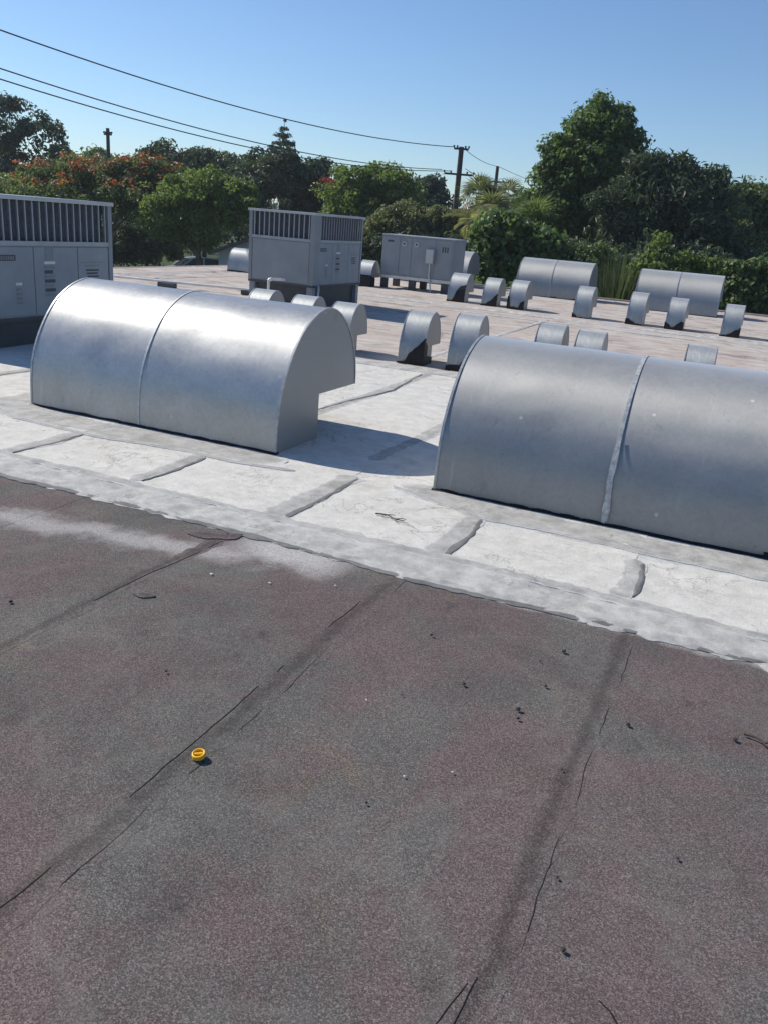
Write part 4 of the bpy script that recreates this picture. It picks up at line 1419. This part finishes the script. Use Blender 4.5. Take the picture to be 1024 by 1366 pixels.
r_p = at(569, 259, 62)
root = empty('street_lamp', (r_p[0], r_p[1], GROUND_Z))
tag(root, 'white street lamp head showing between the trees left of the tall pole', 'street lamp')
hz = r_p[2] - GROUND_Z
m = MB(); m.tube([(1.2, 0, 0), (1.2, 0, hz - .4), (1.0, 0, hz - .05), (.4, 0, hz)], .06, 8); m.build('shaft', M['transformer'], root)
m = MB(); m.tube([(.45, 0, hz), (.2, 0, hz + .04), (-.1, 0, hz + .03), (-.4, 0, hz - .02)], .13, 10, .17); m.build('lamp_head', M['lamp_white'], root, 0)

# ------------------------------------------------------------------ house, car, lawn behind the left roof edge
hp = at(319, 330, 52)
house = empty('house', (hp[0], hp[1], GROUND_Z), R(24))
tag(house, 'pale grey house with a dark gable roof behind the tall louvred unit', 'house')
eave = 2.9
m = MB(); m.box(-1.2, 7.2, 0, 9, 0, eave); m.build('wall', M['house_wall'], house)
m = MB(); m.prism([(-1.2, eave), (7.2, eave), (3.0, eave + 1.7)], .003, .2, 'y'); m.build('gable', M['house_wall'], house)
m = MB()
m.prism([(-1.7, eave - .2), (2.998, eave + 1.72), (2.998, eave + 1.90), (-1.7, eave - .02)], -.45, 9.4, 'y')
m.prism([(7.7, eave - .2), (3.002, eave + 1.72), (3.002, eave + 1.90), (7.7, eave - .02)], -.45, 9.4, 'y')
m.build('roof', M['house_roof'], house)
for x in (1.2, 4.5):
    m = MB(); m.box(x, x + 1.1, -.05, -.005, .95, 2.2); wf = m.build('window', M['lamp_white'], house)
    m = MB(); m.box(x + .07, x + 1.03, -.062, -.051, 1.02, 2.13); m.build('pane', M['window_glass'], wf)

cp = at(262, 352, 63)
car = empty('parked_car', (cp[0], cp[1], GROUND_Z + .006), R(58))
car.scale = (1.08, 1.08, 1.2)
tag(car, 'grey green parked car showing its roof and windscreen past the left roof edge', 'car')
body = [(-2.25, .35), (-2.3, .62), (-2.2, .86), (-1.35, .98), (-.75, .99), (1.9, 1.0), (2.2, .92), (2.25, .5), (2.2, .33)]
m = MB(); m.prism([(a_, b_) for a_, b_ in body], -.88, .88, 'y'); m.build('body', M['car_paint'], car, .06)
cab = [(-1.35, .985), (-.55, 1.46), (.0, 1.54), (1.35, 1.5), (2.05, 1.0)]
m = MB(); m.prism([(a_ * .985 + .0, b_ - .015) for a_, b_ in cab], -.74, .74, 'y'); m.build('cabin_glass', M['window_glass'], car, .03)
m = MB(); m.prism([(-.6, 1.452), (.0, 1.535), (1.36, 1.495), (1.36, 1.53), (.0, 1.575), (-.6, 1.49)], -.72, .72, 'y'); m.build('roof', M['car_paint'], car, .015)
for y in (-.755, .755):
    for pa, pb in (((-1.33, .99), (-.57, 1.46)), ((.25, .99), (.25, 1.53)), ((2.0, 1.0), (1.35, 1.5))):
        m = MB(); m.tube([(pa[0], y, pa[1]), (pb[0], y * .97, pb[1])], .045, 6); m.build('pillar', M['car_paint'], car)
for x in (-1.4, 1.4):
    for y in (-.80, .80):
        m = MB(); m.tube([(x, y - .11, .33), (x, y + .11, .33)], .33, 20); wl = m.build('wheel', M['tyre'], car)
        m = MB(); m.tube([(x, y - .125, .33), (x, y + .125, .33)], .19, 14); m.build('rim', M['conduit'], wl)
for y in (-.62, .62):
    m = MB(); m.box(-2.31, -2.18, y - .2, y + .2, .66, .82); m.build('headlight', M['lamp_white'], car, .02)
    m = MB(); m.box(2.18, 2.27, y - .16, y + .16, .68, .86); m.build('tail_light', M['lens_red'], car, .02)
    m = MB(); m.box(-1.0, -.86, y * 1.5 - .06, y * 1.5 + .06, 1.0, 1.13); m.build('mirror', M['car_trim'], car, .02)

# ------------------------------------------------------------------ small things lying on the roof
cap = empty('plastic_cap', (-1.375, 1.905, .012), R(30))
tag(cap, 'small yellow round plastic cap with a slot lying on the dark roof', 'cap')
m = MB()
n = 28
ro, ri = .0255, .0185
prof_ = [(ro, 0), (ro, .014), (ro - .002, .0165), (ri + .001, .0165), (ri, .014), (ri, .006)]
vs_ = [(r * math.cos(2 * math.pi * i / n), r * math.sin(2 * math.pi * i / n), z) for i in range(n) for r, z in prof_]
k = len(prof_)
m.add(vs_, [(i * k + j, ((i + 1) % n) * k + j, ((i + 1) % n) * k + j + 1, i * k + j + 1) for i in range(n) for j in range(k - 1)], True)
m.build('rim', M['yellow'], cap)
m = MB(); m.tube([(0, 0, .001), (0, 0, .0065)], .0187, 24, smooth=False); m.build('disc', M['yellow'], cap)
m = MB(); m.box(-.016, .016, -.0035, .0035, .0068, .0155); m.build('grip_bar', M['yellow'], cap, .001)
cap.rotation_euler = (R(8), R(-6), R(30))
cap.scale = (.88, .88, .88)

rngp = random.Random(5)


def lump(name, label, cat, x, y, r, mat, group=None, flat=.7):
    bm = bmesh.new()
    bmesh.ops.create_icosphere(bm, subdivisions=2, radius=r)
    o_ = rngp.uniform(0, 50)
    for v in bm.verts:
        v.co *= 1 + .45 * noise.noise(v.co * (1.6 / r) + Vector((o_, 0, 0)))
        v.co.z *= flat
    me = bpy.data.meshes.new(name)
    bm.to_mesh(me); bm.free()
    me.materials.append(M[mat])
    ob = link(name, me, None, (x, y, .009 + r * flat * .55), (0, 0, rngp.uniform(0, 6)))
    return tag(ob, label, cat, group)


PGp = 'dark pebbles scattered on the dark roof'
for x, y, r in ((-.48, 3.29, .013), (-.77, 2.8, .010), (-.53, 2.735, .013), (-.515, 2.675, .009), (-.14, 2.85, .011), (.23, 2.96, .012), (-.8, 1.97, .006),
                (-.13, 1.71, .009), (-1.03, 3.12, .009), (-.48, 2.96, .010), (-1.8, 2.28, .007), (-.2, 1.95, .006), (-.55, 3.15, .006), (-.30, 2.45, .006), (.1, 2.2, .007), (-2.73, 2.4, .012), (-.95, 2.6, .005)):
    r *= .75
    lump('pebble', 'small dark pebble lying loose on the dark granulated roof', 'pebble', x, y, r, 'pebble', PGp)
PCg = 'pale paint chips scattered on the dark roof'
for x, y, r in ((-2.19, 3.13, .008), (-1.05, 2.5, .004), (-1.9, 3.2, .006), (-.62, 2.25, .004), (-.75, 2.15, .004), (-1.62, 3.35, .005)):
    lump('paint_chip', 'tiny pale paint chip lying on the dark granulated roof', 'paint chip', x, y, r, 'pale_chip', PCg, .4)


def twig(label, x, y, rz, L, branches, r=.0035, mat='twig'):
    root = empty('twig', (x, y, .013), rz)
    tag(root, label, 'twig')
    m = MB()
    m.tube(curve_pts([(-L / 2, 0, 0), (-L * .15, L * .07, .006), (L * .2, -L * .04, .004), (L / 2, L * .05, .002)], 4), r, 6, r * .5)
    m.build('stalk', M[mat], root)
    for t, an, l in branches:
        m = MB()
        m.tube(curve_pts([(L * t, 0, .003), (L * t + l * .5 * math.cos(an), l * .5 * math.sin(an), .010), (L * t + l * math.cos(an), l * math.sin(an), .004)], 3), r * .7, 5, r * .3)
        m.build('side_branch', M[mat], root)


twig('thin forked twig lying on the white roof between two laps', -1.80, 4.41, R(-10), .20, [(-.2, .7, .07), (.1, -.6, .08), (.25, .5, .06), (-.35, -.5, .05)], .005)
twig('dark forked twig on the dark roof at the right photo edge', .32, 2.98, R(-30), .14, [(0, .6, .07), (.2, -.5, .06)], .005)
bpy.context.view_layer.update()
